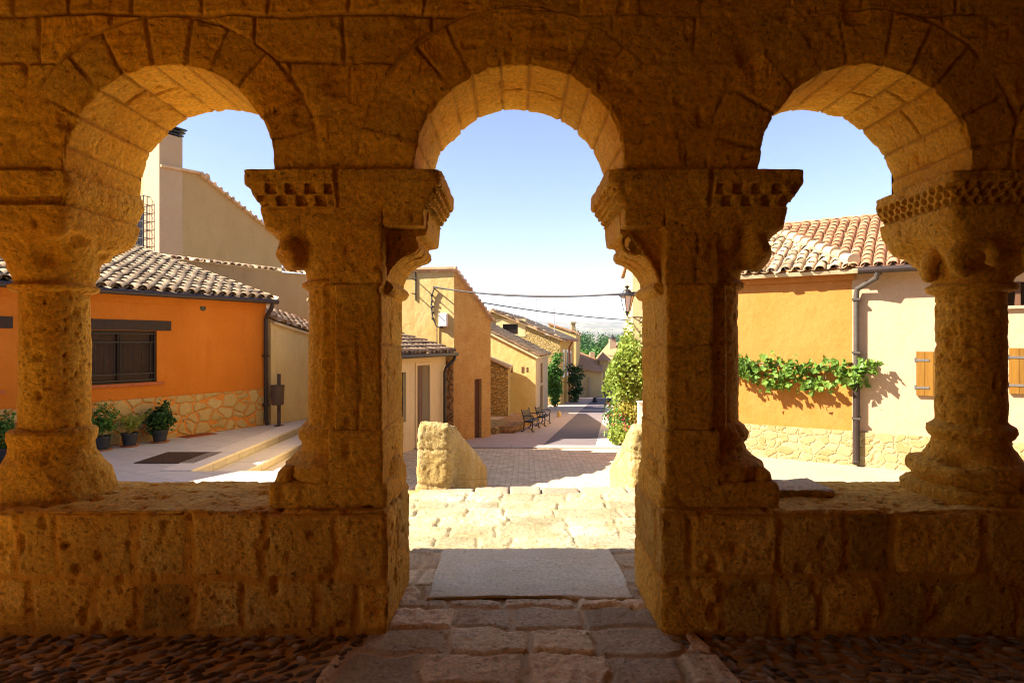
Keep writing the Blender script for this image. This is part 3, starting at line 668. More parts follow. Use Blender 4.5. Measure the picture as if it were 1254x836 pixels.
# ---- the two free columns
def build_column(right):
    x0 = 2.69 if right else -2.68; sd = 90 if right else 70; hx = .352 if right else .315
    nm = empty('round_column', (x0, 3.65, .64), 'round stone column with a hollowed clawed base at the right edge' if right else 'round stone column with a worn shapeless base on the left', 'column', kind='thing')
    if right:
        def based(G, N):
            d = stone_disp(G, 1.1, 1.2, sd)
            for sx in (-1, 1):
                for sy in (-1, 1):
                    d = d+.035*np.exp(-(((G[..., 0]-x0-sx*.21)/.06)**2+((G[..., 1]-3.65-sy*.20)/.06)**2+((G[..., 2]-.81)/.05)**2))
            d = d-.07*np.exp(-(((G[..., 0]-x0+.19)/.06)**2+((G[..., 1]-3.47)/.10)**2+((G[..., 2]-.875)/.032)**2))
            return d
        prof = [(.64, .310, .310, 3.2), (.70, .315, .315, 3.2), (.725, .305, .305, 2.6), (.735, .275, .275, 2.2), (.75, .290, .290, 2), (.785, .305, .305, 2), (.825, .300, .300, 2), (.85, .272, .272, 2), (.865, .245, .245, 2), (.90, .225, .225, 2), (.945, .200, .200, 2), (.975, .190, .190, 2), (.99, .205, .205, 2), (1.02, .222, .222, 2), (1.05, .218, .218, 2), (1.068, .190, .190, 2), (1.085, .172, .172, 2)]
    else:
        def based(G, N):
            return stone_disp(G, 1.9, 1.2, sd)-.035*np.clip(fbm(G*4.2, 3, sd+1), -.5, 1)
        prof = [(.64, .285, .285, 2.6), (.70, .285, .285, 2.4), (.78, .268, .268, 2.2), (.85, .240, .240, 2), (.90, .212, .212, 2), (.95, .198, .198, 2), (.98, .212, .212, 2), (1.02, .216, .216, 2), (1.035, .20, .20, 2), (1.045, .176, .176, 2)]
    V, F = loft([(z, x0, 3.65, a, b, n) for z, a, b, n in prof], .009, 230, based); mk('base', V, F, M['pillar'], nm)
    V, F = loft([(prof[-1][0]-.01, x0, 3.65, .178, .178, 2), (1.4, x0, 3.65, .177, .177, 2), (1.85, x0, 3.65, .172, .172, 2)], .011, 170,
                lambda G, N: stone_disp(G, 1.3, 2.2, sd+3)+.003*fbm(G*np.array([30, 30, 12]), 3, sd)); mk('shaft', V, F, M['pillar'], nm)
    def capd(G, N):
        x, y, z = G[..., 0]-x0, G[..., 1], G[..., 2]
        d = stone_disp(G, 1.5, 1.0, sd+6)
        m = smoothstep(1.9, 1.95, z)*smoothstep(2.16, 2.10, z)
        if right:
            th = np.arctan2(y-3.65, x)
            d = d+.022*m*np.cos(4*th+np.pi)+.010*smoothstep(1.9, 1.93, z)*smoothstep(2.02, 1.97, z)*np.cos(8*th)
        else:
            d = d+m*(.035*fbm(G*np.array([9, 9, 6]), 3, sd+2)-.05*pits(G, 7, .25, sd+12))
        return d
    V, F = loft([(1.825, x0, 3.65, .176, .176, 2), (1.838, x0, 3.65, .215, .215, 2), (1.862, x0, 3.65, .222, .222, 2), (1.882, x0, 3.65, .190, .190, 2), (1.94, x0, 3.65, .200, .21, 2.1), (2.0, x0, 3.65, .215, .24, 2.6),
                 (2.07, x0, 3.65, .25, .29, 4), (2.13, x0, 3.65, hx-.03, .335, 8), (2.20, x0, 3.65, hx-.012, .348, 14), (2.27, x0, 3.65, hx-.005, .352, 16)], .010, 240, capd)
    c = mk('capital', V, F, M['pillar'], nm)
    if right:
        for sx in (-1, 1):
            b = MB(); cx_ = x0+sx*.185; T = []
            for a in np.linspace(-.5, 4.5, 26):
                T.append((cx_+sx*(-.092*math.cos(a)), 3.385-.03*math.cos(a*.5), 2.0+.082*math.sin(a)))
            b.tube(T, [.034+.008*math.sin(i*.12) for i in range(len(T))], 12)
            V = np.array(b.v); V = V+.012*np.stack([fbm(V*9, 3, s) for s in (1, 2, 3)], -1)
            mk('volute', V, b.f, M['pillar'], nm)
        b = MB(); T = [(x0-.175-.07*math.sin(t*2.2), 3.62+.05*t, 2.10-.17*t) for t in np.linspace(0, 1, 14)]; b.tube(T, [.06-.025*t for t in np.linspace(0, 1, 14)], 12); b.blob(T[-1], .04)
        V = np.array(b.v); V = V+.010*np.stack([fbm(V*9, 3, s) for s in (4, 5, 6)], -1); mk('leaf_curl', V, b.f, M['pillar'], nm)
    def aba(G, N):
        x, y, z = G[..., 0]-x0, G[..., 1], G[..., 2]
        d = stone_disp(G, 1.4, 1.1, sd+8)
        low = smoothstep(2.395, 2.385, z)*smoothstep(2.275, 2.29, z)
        if right:
            w = np.where(np.abs(N[..., 1]) > .5, x, y); row = np.floor((z-2.28)/.037)
            cc = np.hypot(np.mod(w/.062+.5*np.mod(row, 2), 1)-.5, ((z-2.28)/.037-row-.5)*.6)
            d = d-.028*low*(cc < .27)
            d = d-.03*np.clip(fbm(G*4, 2, sd+3)-.15, 0, 1)
        else:
            d = d-.035*((z > 2.262) & (z < 2.315))*(N[..., 1] < -.5)-.025*np.clip(fbm(G*5, 3, sd), -.1, 1)
        return d
    V, F = loft([(2.262, x0, 3.65, hx-.03, .335, 16), (2.29, x0, 3.65, hx-.02, .34, 18), (2.37, x0, 3.65, hx+.012, .365, 18), (2.39, x0, 3.65, hx+.015, .372, 18), (2.448, x0, 3.65, hx+.012, .370, 18)], .0075, 330, aba)
    mk('abacus', V, F, M['pillar'], nm)
for r_ in (False, True): build_column(r_)
# plain columns that carry the arches beyond the frame are left to the wall ends

# ---- floor of the gallery: mortar bed, flagged path, threshold slab, pebbles on edge
b = MB(); b.box((-6, -1.3, -.30), (6, 3.98, -.012)); o = b.build('gallery_floor', M['earth']); o['kind'] = 'structure'
def flag_patch(name, x0, x1, y0, y1, z, res, hs, wmin, wmax, mat, seed, rough, flare=None, jw=.013, zf=None):
    xs = np.arange(x0, x1+res, res); ys = np.arange(y0, y1+res, res)
    X, Y = np.meshgrid(xs, ys)
    if flare: X = X*(1+flare*(y1-Y)/(y1-y0))
    i, d = courses(X, Y, hs, wmin, wmax, seed, y0, .03)
    w = jw*(.7+.6*(noise(np.stack([X*2, Y*2, X*0], -1), seed)*.5+.5)); g = 1-smoothstep(w*.5, w*1.7, d)
    Q = np.stack([X, Y, X*0+z], -1)
    h = (1-g)*(.010+.006*i+rough*(.012*fbm(Q*9, 4, seed)+.016*fbm(Q*26, 4, seed+1)*np.clip(.5+i, 0, 1.3)))-.01*g-.012*pits(Q, 14, .55, seed)
    Z = z+h
    if zf is not None: Z = Z+zf(X, Y)
    V = np.stack([X, Y, Z], -1)
    o = mk(name, V, gridfaces(*X.shape), mat, None, {'tone': i, 'joint': g*.8}, True, (0, (y0+y1)/2, z)); o['kind'] = 'structure'
flag_patch('flagstone_path', -.78, .90, 1.9, 3.70, .0, .011, [.29, .31, .27, .30, .28, .26, .3], .26, .50, M['flag'], 5, .55, .28, .02)
flag_patch('threshold_edge', -1.25, 1.40, 3.66, 4.62, -.012, .013, [.3, .3, .3, .3], .3, .5, M['flag'], 8, .7, None, .02)
V, F, A = rbox((-.525, 3.72, -.06), (.72, 4.60, .020), .012, .016, lambda W: stone_disp(W, .55, .6, 3)+.006*fbm(W*3, 2, 4)-.10*np.clip(fbm(W*2.6, 3, 8), 0, 1)*((np.abs(W[:, 0]-.0975) > .612) | (W[:, 1] < 3.73)), None, lambda W: W+np.stack([.035*fbm(np.stack([W[:, 1]*2.2, W[:, 0]*.4, W[:, 0]*0], -1), 3, 41), .03*fbm(np.stack([W[:, 0]*2.4, W[:, 1]*.5, W[:, 0]*0], -1), 3, 42), W[:, 0]*0], -1))
o = mk('threshold_slab', V, F, M['slab'], None, A, True); o['kind'] = 'structure'
def pebbles():
    r = np.random.default_rng(4); b = MB()
    for side in (-1, 1):
        x = .93
        for y in np.arange(2.55, 3.27, .034):
            xx = .72+.0+(.3*(3.3-y)) + (.10 if side > 0 else .06)
            while xx < 3.0:
                L = r.uniform(.028, .055); cx = side*xx+(.05 if side > 0 else 0)
                a = r.normal(.55, .38)*(-1 if side > 0 else 1); hh = r.uniform(.012, .022)
                n0 = len(b.v); b.blob((0, 0, 0), (L, r.uniform(.009, .014), hh), r.uniform(-1, 1), 8, 5)
                ca, sa = math.cos(a), math.sin(a); oy = y+r.normal(0, .014)
                b.v[n0:] = [(cx+p[0]*ca-p[1]*sa, oy+p[0]*sa+p[1]*ca, -.011+p[2]) for p in b.v[n0:]]
                xx += L*1.8+r.uniform(0, .05)
    o = b.build('pebble_paving', M['pebble'], None, True); o['kind'] = 'structure'
pebbles()
# ---- roof, church wall behind the camera, ends
b = MB(); b.box((-5.4, -1.5, 3.462), (6.2, 3.985, 3.52)); o = b.build('ceiling', M['timber']); o['kind'] = 'structure'
b = MB(); b.box((-9, -1.9, -.2), (9, -1.3, 5.2)); o = b.build('church_wall', M['churchwall']); tag(o, 'stone church wall at the back of the gallery', 'wall', kind='thing')
b = MB(); b.box((5.0, -1.29, -.1), (5.4, 3.98, 3.46)); o = b.build('gallery_end_wall', M['churchwall']); tag(o, 'stone wall closing the right end of the gallery', 'wall', kind='thing')
b = MB(); b.box((-5.4, 2.35, -.1), (-5.0, 3.98, 3.46)); b.box((-5.4, -1.29, 2.35), (-5.0, 2.345, 3.46)); o = b.build('gallery_end_wall', M['churchwall']); tag(o, 'stone wall with a wide opening shaped for bounce light at the left end of the gallery', 'wall', kind='thing')  # unseen end; opening sized so sun on the floor bounces warm light inside
# ================================================================== OUTSIDE: GROUND
def street_z(Y): return -.95-.063*(Y-14.6)
def gz(Y):
    return np.interp(Y, [-50, 8, 9.7, 14.6, 60, 160, 260, 9000], [-.72, -.72, -.72, -.95, street_z(60), -14.0, -15.5, -15.5])
def struct(o): o['kind'] = 'structure'; return o
def ground():
    ys = np.concatenate([np.arange(-40, 60, 2.), np.arange(60, 300, 10.), np.geomspace(300, 9000, 30)]); xs = np.concatenate([-np.geomspace(6000, 40, 20), np.arange(-36, 37, 4.), np.geomspace(40, 6000, 20)])
    X, Y = np.meshgrid(xs, ys); Z = gz(Y)-.05+np.where(Y > 70, .6*fbm(np.stack([X/40, Y/40, X*0], -1), 3, 2), 0)
    struct(mk('ground', np.stack([X, Y, Z], -1), gridfaces(*X.shape), M['soil'], None, None, True, (0, 0, 0)))
ground()
def sheet(name, fx0, fx1, ys, zf, mat, nx=14, lift=0.0):
    ys = np.array(ys, float); t = np.linspace(0, 1, nx)
    X = fx0(ys)[:, None]+(fx1(ys)-fx0(ys))[:, None]*t; Y = np.broadcast_to(ys[:, None], X.shape); Z = zf(Y)+lift+0*X
    return struct(mk(name, np.stack([X, Y, Z], -1), gridfaces(*X.shape), mat, None, None, True, (float(X.mean()), float(ys.mean()), float(Z.mean()))))
c_ = lambda v: (lambda y: np.full_like(y, v))
# forecourt in front of the gap, its edge row of stones, then steps down to the cobbled apron
flag_patch('forecourt_paving', -2.0, 1.75, 4.56, 6.50, -.052, .0155, [.27, .25, .30, .26, .29, .27, .25], .28, .62, M['paving'], 12, .75, None, .014)
b = MB(); b.box((-2.0, 4.0, -.9), (1.75, 6.82, -.085)); struct(b.build('forecourt_base', M['block']))
x = -1.0; k = 0
for w in (.60, .38, .34, .42, .50, .46, .44):
    V, F, A = rbox((x, 6.50, -.24), (x+w-.012, 6.84, -.055+.008*(k % 3)), .025, .018, lambda W: stone_disp(W, .9, .8, 31))
    A['tone'] = np.full(len(V), (.1, -.1, .2, -.5, .3, 0, .2)[k])
    o = struct(mk('step_edge', V, F, M['nosing'], None, A, True)); x += w; k += 1
b = MB()
for i in range(3):
    b.box((-.95+.03*i, 6.80+.42*i, -.95), (1.75+.03*i, 7.26+.42*i, -.22-.165*i))
struct(b.build('entrance_steps', M['paving']))
sheet('cobbled_apron', c_(-4.0), c_(3.6), np.linspace(7.9, 14.62, 40), gz, M['cobble'], 30)
sl = lambda a, b_, y0: (lambda y: a+b_*(y-y0))
b = MB(); yy = [14.62, 14.92]
b.prism([(-2.6, 14.55), (2.6, 14.45), (2.6, 14.72), (-2.6, 14.85)], [-1.3]*4, [street_z(14.6)+.035]*4); struct(b.build('kerb', M['kerb']))
ys = np.linspace(14.5, 64, 60)
sheet('pavement', sl(-3.4, .14, 14.5), sl(.64, .163, 14.46), ys, street_z, M['pinkpave'], 14, .006)
sheet('road', sl(.64, .163, 14.46), sl(1.92, .163, 14.46), ys, street_z, M['asphalt'], 14, .010)
sheet('pavement', sl(1.92, .163, 14.46), sl(2.9, .17, 14.5), ys, street_z, M['palepave'], 10, .006)
b = MB(); Y = 33.0
b.hexa([(-2.0, Y, street_z(Y)-.2), (7.4, Y-.4, street_z(Y-.4)-.2), (7.4, Y+.6, street_z(Y+.6)-.2), (-2.0, Y+1, street_z(Y+1)-.2), (-2.0, Y, street_z(Y)+.016), (7.4, Y-.4, street_z(Y-.4)+.016), (7.4, Y+.6, street_z(Y+.6)+.016), (-2.0, Y+1, street_z(Y+1)+.016)])
struct(b.build('paving_band', M['kerb']))
# left terrace with its steps, and the paved strip along the arcade
TZ = -.35
b = MB(); b.prism([(-13, 4.0), (-2.01, 4.0), (-2.01, 8.0), (-2.95, 9.1), (-4.72, 9.1), (-4.72, 15.2), (-13, 15.2)], [-1.0]*7, [TZ]*7); struct(b.build('terrace', M['terrace']))
for x0_, x1_, zt_s, y1_ in ((-5.15, -4.69, TZ+.012, 14.9), (-4.70, -4.19, TZ-.14, 14.9), (-4.20, -3.68, TZ-.285, 14.6), (-3.69, -3.2, TZ-.43, 14.3)):
    b = MB(); b.box((x0_, 9.08, -1.0), (x1_-.045, y1_-.02, zt_s-.042)); b.box((x0_, 9.10, zt_s-.040), (x1_, y1_, zt_s)); struct(b.build('step', M['stepstone']))
# pale ground before the houses on the right
b = MB(); b.prism([(1.76, 4.0), (14, 4.0), (14, 10), (2.6, 11.9), (1.95, 9.0)], [-1.0]*5, [-.45]*5); struct(b.build('side_square', M['plaza']))

# ---- stair cheek blocks
def cheek(x0, x1, label, seed, y0=6.74, L=3.16, ztop=.66, zend=-.42, sh=.088):
    def topz(y): return np.where(y < y0+.22, ztop, ztop+(zend-ztop)*(y-y0-.22)/(L-.22))
    def mapf(W):
        W = W.copy(); t = np.clip((W[:, 2]+1.0)/1.66, 0, 1.05)
        W[:, 2] = -1.0+t*(topz(W[:, 1])+1.0); xc = (x0+x1)/2; k_ = 1-.14*smoothstep(.85, 1.0, t)*(fbm(W*1.5, 2, seed)*.5+.8); W[:, 0] = xc+(W[:, 0]-xc)*k_; W[:, 2] -= .05*smoothstep(.9, 1.0, t)*np.clip(fbm(W*5, 3, seed+9), -.5, 1); W[:, 0] = W[:, 0]+sh*(W[:, 1]-y0); return W
    def pat(W, n):
        i, d = courses(np.where(np.abs(n[:, 0]) > .5, W[:, 1], W[:, 0]*.2+seed), W[:, 2], [.55, .44, .38, .5], .40, .8, seed, -1.0, .02)
        g = 1-smoothstep(.006, .02, d); g = g*(n[:, 2] < .5)
        return i*.7, g*.8, -.010*g+.014*fbm(W*13, 4, seed)*np.clip(.4+i, 0, 1.2)-.03*np.clip(fbm(W*4, 3, seed+1)-.1, 0, 1)*(n[:, 2] > .15)
    V, F, A = rbox((x0, y0, -1.0), (x1, y0+L, .66), .0165, .06, lambda W: stone_disp(W, 2.4, 1.6, seed), pat, mapf)
    tag(mk('stair_parapet', V, F, M['block'], None, A, True), label, 'stone block', kind='thing')
cheek(-1.045, -.665, 'sloping stone stair parapet with rough front, on the left of the steps', 61)
cheek(1.27, 1.72, 'sloping stone stair parapet on the right of the steps, half behind the pier', 67, ztop=.60)

# ================================================================== roofs of barrel tiles
def tile_roof(name, O, U, S, wid, lng, mat, parent, pitch=.215, row=.30, mask=None, seed=1, under=True, r=.082, lift=0.0, jit=1.0, shift=None):
    O, U, S = (np.array(v, float) for v in (O, U, S)); U /= np.linalg.norm(U); S /= np.linalg.norm(S)
    N = np.cross(U, S); N /= np.linalg.norm(N)
    if N[2] < 0: N = -N
    r_ = np.random.default_rng(seed); V = []; F = []; T = []
    nu, nv = int(wid/pitch), int(lng/row)+1
    K = 7; an = np.linspace(0, np.pi, K)
    for i in range(nu+1):
        wob = r_.normal(0, .006)*jit
        for j in range(nv):
            for kind in (0, 1):
                u0 = (i+.5*kind)*pitch+wob+r_.normal(0, .007)*jit; v0 = j*row+r_.normal(0, .012)*jit-.02*kind
                if shift is not None: u0 += shift(v0)
                if u0 < 0 or u0 > wid or v0 > lng-.05: continue
                if mask is not None and not mask(u0, v0+.15): continue
                Lg = min(row*1.32, lng-v0+.06); tw = r_.normal(0, .02)*jit; tone = r_.uniform(-1, 1)
                base = len(V)
                for vv, rr, up in ((0., r*1.06, .030), (Lg, r*.90, .004)):
                    for a in an:
                        if kind == 0: q = O+U*(u0+tw*vv+rr*math.cos(a))+S*(v0+vv)+N*(lift+up+rr*.82*math.sin(a)+.018)
                        else: q = O+U*(u0+tw*vv+rr*math.cos(a))+S*(v0+vv)+N*(lift+up+.064-rr*.72*math.sin(a))
                        V.append(q); T.append(tone)
                if kind == 0:      # the tile's own thickness at the lower end
                    for a in an:
                        V.append(O+U*(u0+(r*1.06-.014)*math.cos(a))+S*v0+N*(lift+.030+(r*1.06-.014)*.82*math.sin(a)+.018)); T.append(tone-.5)
                    F += [(base+2*K+k, base+2*K+k+1, base+k+1, base+k) for k in range(K-1)]
                F += [(base+k, base+k+1, base+K+k+1, base+K+k) for k in range(K-1)]
    o = mk(name, np.array(V), F, mat, parent, {'tone': T}, True)
    return o
def roof_bed(b, O, U, S, wid, lng, th=.07):
    O, U, S = (np.array(v, float) for v in (O, U, S)); U /= np.linalg.norm(U); S /= np.linalg.norm(S); N = np.cross(U, S); N = N if N[2] > 0 else -N
    p = [O, O+U*wid, O+U*wid+S*lng, O+S*lng]; b.hexa([q-N*th for q in p]+[q for q in p])

def leafmesh(name, pts, size, mat, parent=None, seed=1, up=.3, org=None, tone=None, out=None, asp=.62):
    r_ = np.random.default_rng(seed); n = len(pts); pts = np.asarray(pts, float)
    nr = r_.normal(size=(n, 3)); nr /= np.linalg.norm(nr, axis=1, keepdims=True)
    if out is not None: nr = nr*.8+out*.7
    nr[:, 2] += up; nr /= np.linalg.norm(nr, axis=1, keepdims=True)
    a = np.cross(nr, r_.normal(size=(n, 3))); a /= np.maximum(np.linalg.norm(a, axis=1, keepdims=True), 1e-6); c = np.cross(nr, a)
    s = size*r_.uniform(.6, 1.25, n)[:, None]
    base = pts-a*s*.5; tip = pts+a*s*.5-nr*s*.10; l = pts+c*s*.5*asp-a*s*.06+nr*s*.10; rr = pts-c*s*.5*asp-a*s*.06+nr*s*.10
    V = np.stack([base, rr, tip, l], 1).reshape(-1, 3); F = np.arange(4*n).reshape(-1, 4)
    t = np.repeat(r_.uniform(-1, 1, n) if tone is None else tone, 4)
    return mk(name, V, np.concatenate([F[:, [0, 1, 2]], F[:, [0, 2, 3]]]), mat, parent, {'tone': t}, False, org)
def clumpy(c, rad, nclump, per, cr, seed, shell=.55, flat=1.0):
    """points in leaf clumps spread through an ellipsoid, thinner between the clumps"""
    r_ = np.random.default_rng(seed); d = r_.normal(size=(nclump, 3)); d /= np.linalg.norm(d, axis=1, keepdims=True)
    cc = np.array(c)+d*np.array(rad)*(shell+(1-shell)*r_.uniform(0, 1, (nclump, 1)))*r_.uniform(.75, 1.1, (nclump, 1))
    p = cc[:, None]+r_.normal(size=(nclump, per, 3))*np.array([cr, cr, cr*flat])*r_.uniform(.6, 1.3, (nclump, 1, 1))
    tn = np.repeat(r_.uniform(-.6, .6, nclump), per)+r_.uniform(-.5, .5, nclump*per)
    out = (p-np.array(c)).reshape(-1, 3); out = out/np.maximum(np.linalg.norm(out, axis=1, keepdims=True), 1e-6)
    return p.reshape(-1, 3), tn, out, cc

# ================================================================== LEFT SIDE HOUSES
fo = frame((-5.61, 14.15), (-.506, -.863), (.863, -.506))     # u runs from the far corner towards the viewer
h = empty('orange_house', (-7.0, 11.8, TZ), 'low orange house with a rubble stone foot and lichened tile roof, left', 'house')
b = MB(); EZ = 2.47
b.wall(fo, 0, 6.3, TZ-.3, EZ, [(2.47, 3.78, .77, 1.75, .16), (5.02, 6.0, .77, 1.75, .16)])
bk = lambda u, d, z: fo(u, -d, z)
b.add([bk(0,0,TZ-.3), bk(0,7,TZ-.3), bk(0,7,EZ+2.0), bk(0,0,EZ)], [(0,1,2,3)]); b.add([bk(6.3,0,TZ-.3), bk(6.3,0,EZ), bk(6.3,7,EZ+2), bk(6.3,7,TZ-.3)], [(0,1,2,3)])
b.add([bk(0,7,TZ-.3), bk(6.3,7,TZ-.3), bk(6.3,7,EZ+2), bk(0,7,EZ+2)], [(0,1,2,3)])
b.fbox(fo, 0, 6.3, .002, .035, EZ-.20, EZ-.02)
b.build('wall', M['orange'], h)
b = MB(); b.wall(fo, -.012, 6.3, TZ-.3, .50, []); b2 = frame(fo.A+fo.n*.045, fo.d, fo.n); b = MB()
b.fbox(fo, -.012, 6.3, -.05, .045, TZ-.3, .47); b.build('stone_foot', M['rubble_o'], h)
Sv = np.array([-fo.n[0], -fo.n[1], .285]); Oe = np.array(fo(6.4, .22, EZ+.0)); Ue = np.array([-fo.d[0], -fo.d[1], 0.])
b = MB(); roof_bed(b, Oe+np.array([0, 0, .0]), Ue, Sv, 6.5, 7.4, .06); rf = b.build('roof', M['mortar'], h)
tile_roof('roof_tiles', Oe, Ue, Sv, 6.55, 7.3, M['tile_old'], h, .235, .33, seed=3, r=.098)
b = MB(); b.tube([fo(6.4, .30, EZ-.035), fo(-.10, .30, EZ-.035)], .052, 10)
for u in np.arange(.3, 6.3, .8): b.fbox(fo, u-.02, u+.02, .03, .30, EZ-.07, EZ-.045)
b.build('gutter', M['gutter'], h)
b = MB(); b.tube([fo(.04, .30, EZ-.06), fo(.04, .28, EZ-.16), fo(.06, .15, EZ-.34), fo(.06, .10, EZ-.42), fo(.06, .10, TZ+.12), fo(.06, .16, TZ+.03)], .045, 10)
for z in (.1, 1.2): b.fbox(fo, .0, .12, .04, .16, z, z+.04)
b.build('downpipe', M['gutter'], h)
b = MB(); b.tube([fo(1.52, -.02, 2.235), fo(1.52, .012, 2.235)], .062, 16); b.build('vent_hole', M['glass'], h)
def orange_window(u0, u1):
    z0, z1 = .77, 1.75
    b = MB(); b.fbox(fo, u0, u1, -.158, -.13, z0, z1); w = b.build('window', M['blind'], h)
    b = MB()
    for a, c, e, f in ((u0, u0+.06, z0, z1), (u1-.06, u1, z0, z1), (u0+.06, u1-.06, z1-.06, z1), (u0+.06, u1-.06, z0, z0+.06)): b.fbox(fo, a, c, -.13, -.085, e, f)
    b.fbox(fo, (u0+u1)/2-.03, (u0+u1)/2+.03, -.13, -.09, z0+.06, z1-.06); b.build('frame', M['beam'], w)
    b = MB()
    for u in np.arange(u0+.10, u1-.05, .165):
        b.tube([fo(u, -.045, z0+.17), fo(u, -.045, z1-.22)], .010, 6)
    for u in (u0+.02, u0+(u1-u0)*.5, u1-.02): b.tube([fo(u, -.045, z0+.02), fo(u, -.045, z1-.05)], .012, 6)
    for z in (z0+.05, z0+.17, z1-.22, z1-.06): b.fbox(fo, u0, u1, -.052, -.038, z-.009, z+.009)
    b.build('bars', M['iron'], w)
    b = MB(); b.fbox(fo, u0-.12, u1+.12, -.10, .05, z0-.055, z0-.004); b.build('sill', M['sillwood'], w)
orange_window(2.47, 3.78); orange_window(5.02, 6.0)
for a, c in ((2.20, 4.05), (4.80, 6.2)):
    b = MB(); b.fbox(fo, a, c, -.10, .022, 1.755, 1.945); b.build('lintel', M['beam'], h)

# taller neighbour further left, outside the frame, whose shadow covers the terrace
b = MB(); fn_ = lambda u, d: (fo.A+fo.d*u-fo.n*d)
h = empty('corner_house', (*fn_(8.5, 2), TZ), 'taller orange house just beyond the left edge of the view', 'house')
b.prism([fn_(6.32, -.05), fn_(12.5, -.05), fn_(12.5, 6), fn_(6.32, 6)], [-.7]*4, [3.75, 3.75, 4.6, 4.6]); b.build('wall', M['orange'], h)
Oe2 = np.array([*fn_(12.6, -.3), 3.76]); b = MB(); roof_bed(b, Oe2, Ue, Sv, 6.4, 6.5, .08); b.build('roof', M['tile_old'], h)

# low cream house past the drainpipe
fc = frame((-5.50, 14.30), (.506, .863), (.863, -.506))
h = empty('cream_house', (-5.4, 15.6, TZ), 'low cream house with a patched tile roof beyond the orange wall', 'house')
zc = lambda u: 1.99-.235*u
b = MB(); b.wall(fc, -.05, 2.6, -1.2, zc)
q = lambda u, d, z: fc(u, -d, z)
b.add([q(2.6,0,-1.2), q(2.6,4,-1.2), q(2.6,4,zc(2.6)), q(2.6,0,zc(2.6))], [(0,1,2,3)]); b.add([q(-.05,4,-1.2), q(-.05,0,-1.2), q(-.05,0,zc(0)), q(-.05,4,zc(0)+1.2)], [(0,1,2,3)])
b.build('wall', M['lowcream'], h)
Uc = np.array([fc.d[0], fc.d[1], -.235]); Sc = np.array([-fc.n[0], -fc.n[1], .34])
Oc = np.array(fc(-.02, .10, zc(0)+.01)); b = MB(); roof_bed(b, Oc, Uc, Sc, 2.7, 2.6, .06); b.build('roof', M['mortar'], h)
tile_roof('roof_tiles', Oc, Uc, Sc, 2.7, 2.5, M['tile_mid'], h, .21, .30, seed=5, jit=2.2)
# gable house of which only the shadow shows (behind the left pier)
h = empty('gable_house', (-3.0, 11.0, -.8), 'small cream gabled house hidden behind the left pier', 'house')
GP = [(-2.80, 9.15), (-2.03, 10.6), (-2.32, 12.6), (-4.3, 13.4), (-3.65, 11.4)]; gzr = lambda y: 1.55+.40*(y-9.15)
b = MB(); b.prism(GP, [-1.0]*5, [gzr(p[1]) for p in GP]); b.build('wall', M['lowcream'], h)
def inside(x, y, grow=.10):
    cxg, cyg = -3.0, 11.4; x, y = cxg+(x-cxg)*(1-grow*.5), cyg+(y-cyg)*(1-grow*.5); c = False
    for k in range(5):
        (xa, ya), (xb, yb) = GP[k], GP[k-1]
        if (ya > y) != (yb > y) and x < (xb-xa)*(y-ya)/(yb-ya)+xa: c = not c
    return c
b = MB(); GR = [(-3.0+(p[0]+3.0)*1.06, 11.4+(p[1]-11.4)*1.04) for p in GP]; b.prism(GR, [gzr(p[1])+.004 for p in GR], [gzr(p[1])+.06 for p in GR]); b.build('roof', M['mortar'], h)
cg = math.hypot(1, .40); tile_roof('roof_tiles', (-4.6, 8.95, gzr(8.95)+.055), (1, 0, 0), (0, 1, .40), 2.8, 4.9, M['tile_mid'], h, .2, .3, mask=lambda u, v: inside(-4.6+u, 8.95+v/cg), seed=77, r=.085)
fh_ = frame((-2.80, 9.15), (.77, 1.45), (1.45, -.77))
b = MB(); b.fbox(fh_, .55, 1.25, -.03, .025, -.75, 1.05); dd = b.build('door', M['doorwood'], h)
b = MB(); b.fbox(fh_, .47, .55, -.02, .05, -.75, 1.13); b.fbox(fh_, 1.25, 1.33, -.02, .05, -.75, 1.13); b.fbox(fh_, .55, 1.25, -.02, .05, 1.05, 1.13); b.build('door_frame', M['kerb'], dd)
fh2 = frame((-2.03, 10.6), (-.29, 2.0), (2.0, .29))
b = MB(); b.fbox(fh2, .7, 1.4, -.03, .02, .35, 1.35); wn = b.build('window', M['glass'], h)
b = MB(); b.fbox(fh2, .62, .70, -.02, .05, .27, 1.43); b.fbox(fh2, 1.40, 1.48, -.02, .05, .27, 1.43); b.fbox(fh2, .70, 1.40, -.02, .05, 1.35, 1.43); b.fbox(fh2, .70, 1.40, -.02, .08, .27, .35); b.fbox(fh2, 1.03, 1.07, .02, .04, .35, 1.35); b.build('window_frame', M['doorwood'], wn)

# middle render wall with a ragged tiled top
fm = frame((-7.77, 21), (.506, .863), (.863, -.506))
h = empty('rear_wall', (-8.5, 19.7, -.5), 'bare grey-beige render wall topped by a row of tiles, under the tall gable', 'wall', kind='thing')
b = MB(); zm = lambda u: 3.90+.03*math.sin(u*2.1)+.02*math.sin(u*5.3)
b.wall(fm, -6.5, 3.4, -.8, zm); fmb = frame(fm.A-fm.n*.35, fm.d, fm.n); b.wall(fmb, -6.5, 3.4, -.8, zm)
us = np.linspace(-6.5, 3.4, 9)
for a, c in zip(us[:-1], us[1:]): b.add([fm(a,0,zm(a)), fm(c,0,zm(c)), fmb(c,0,zm(c)), fmb(a,0,zm(a))], [(0,1,2,3)])
b.build('wall_face', M['greywall'], h)
tile_roof('coping_tiles', fm(-6.5, .10, 3.86), np.array([*fm.d, .002]), np.array([-fm.n[0], -fm.n[1], .25]), 9.9, .42, M['tile_mid'], h, .24, .40, seed=9, jit=2.5)

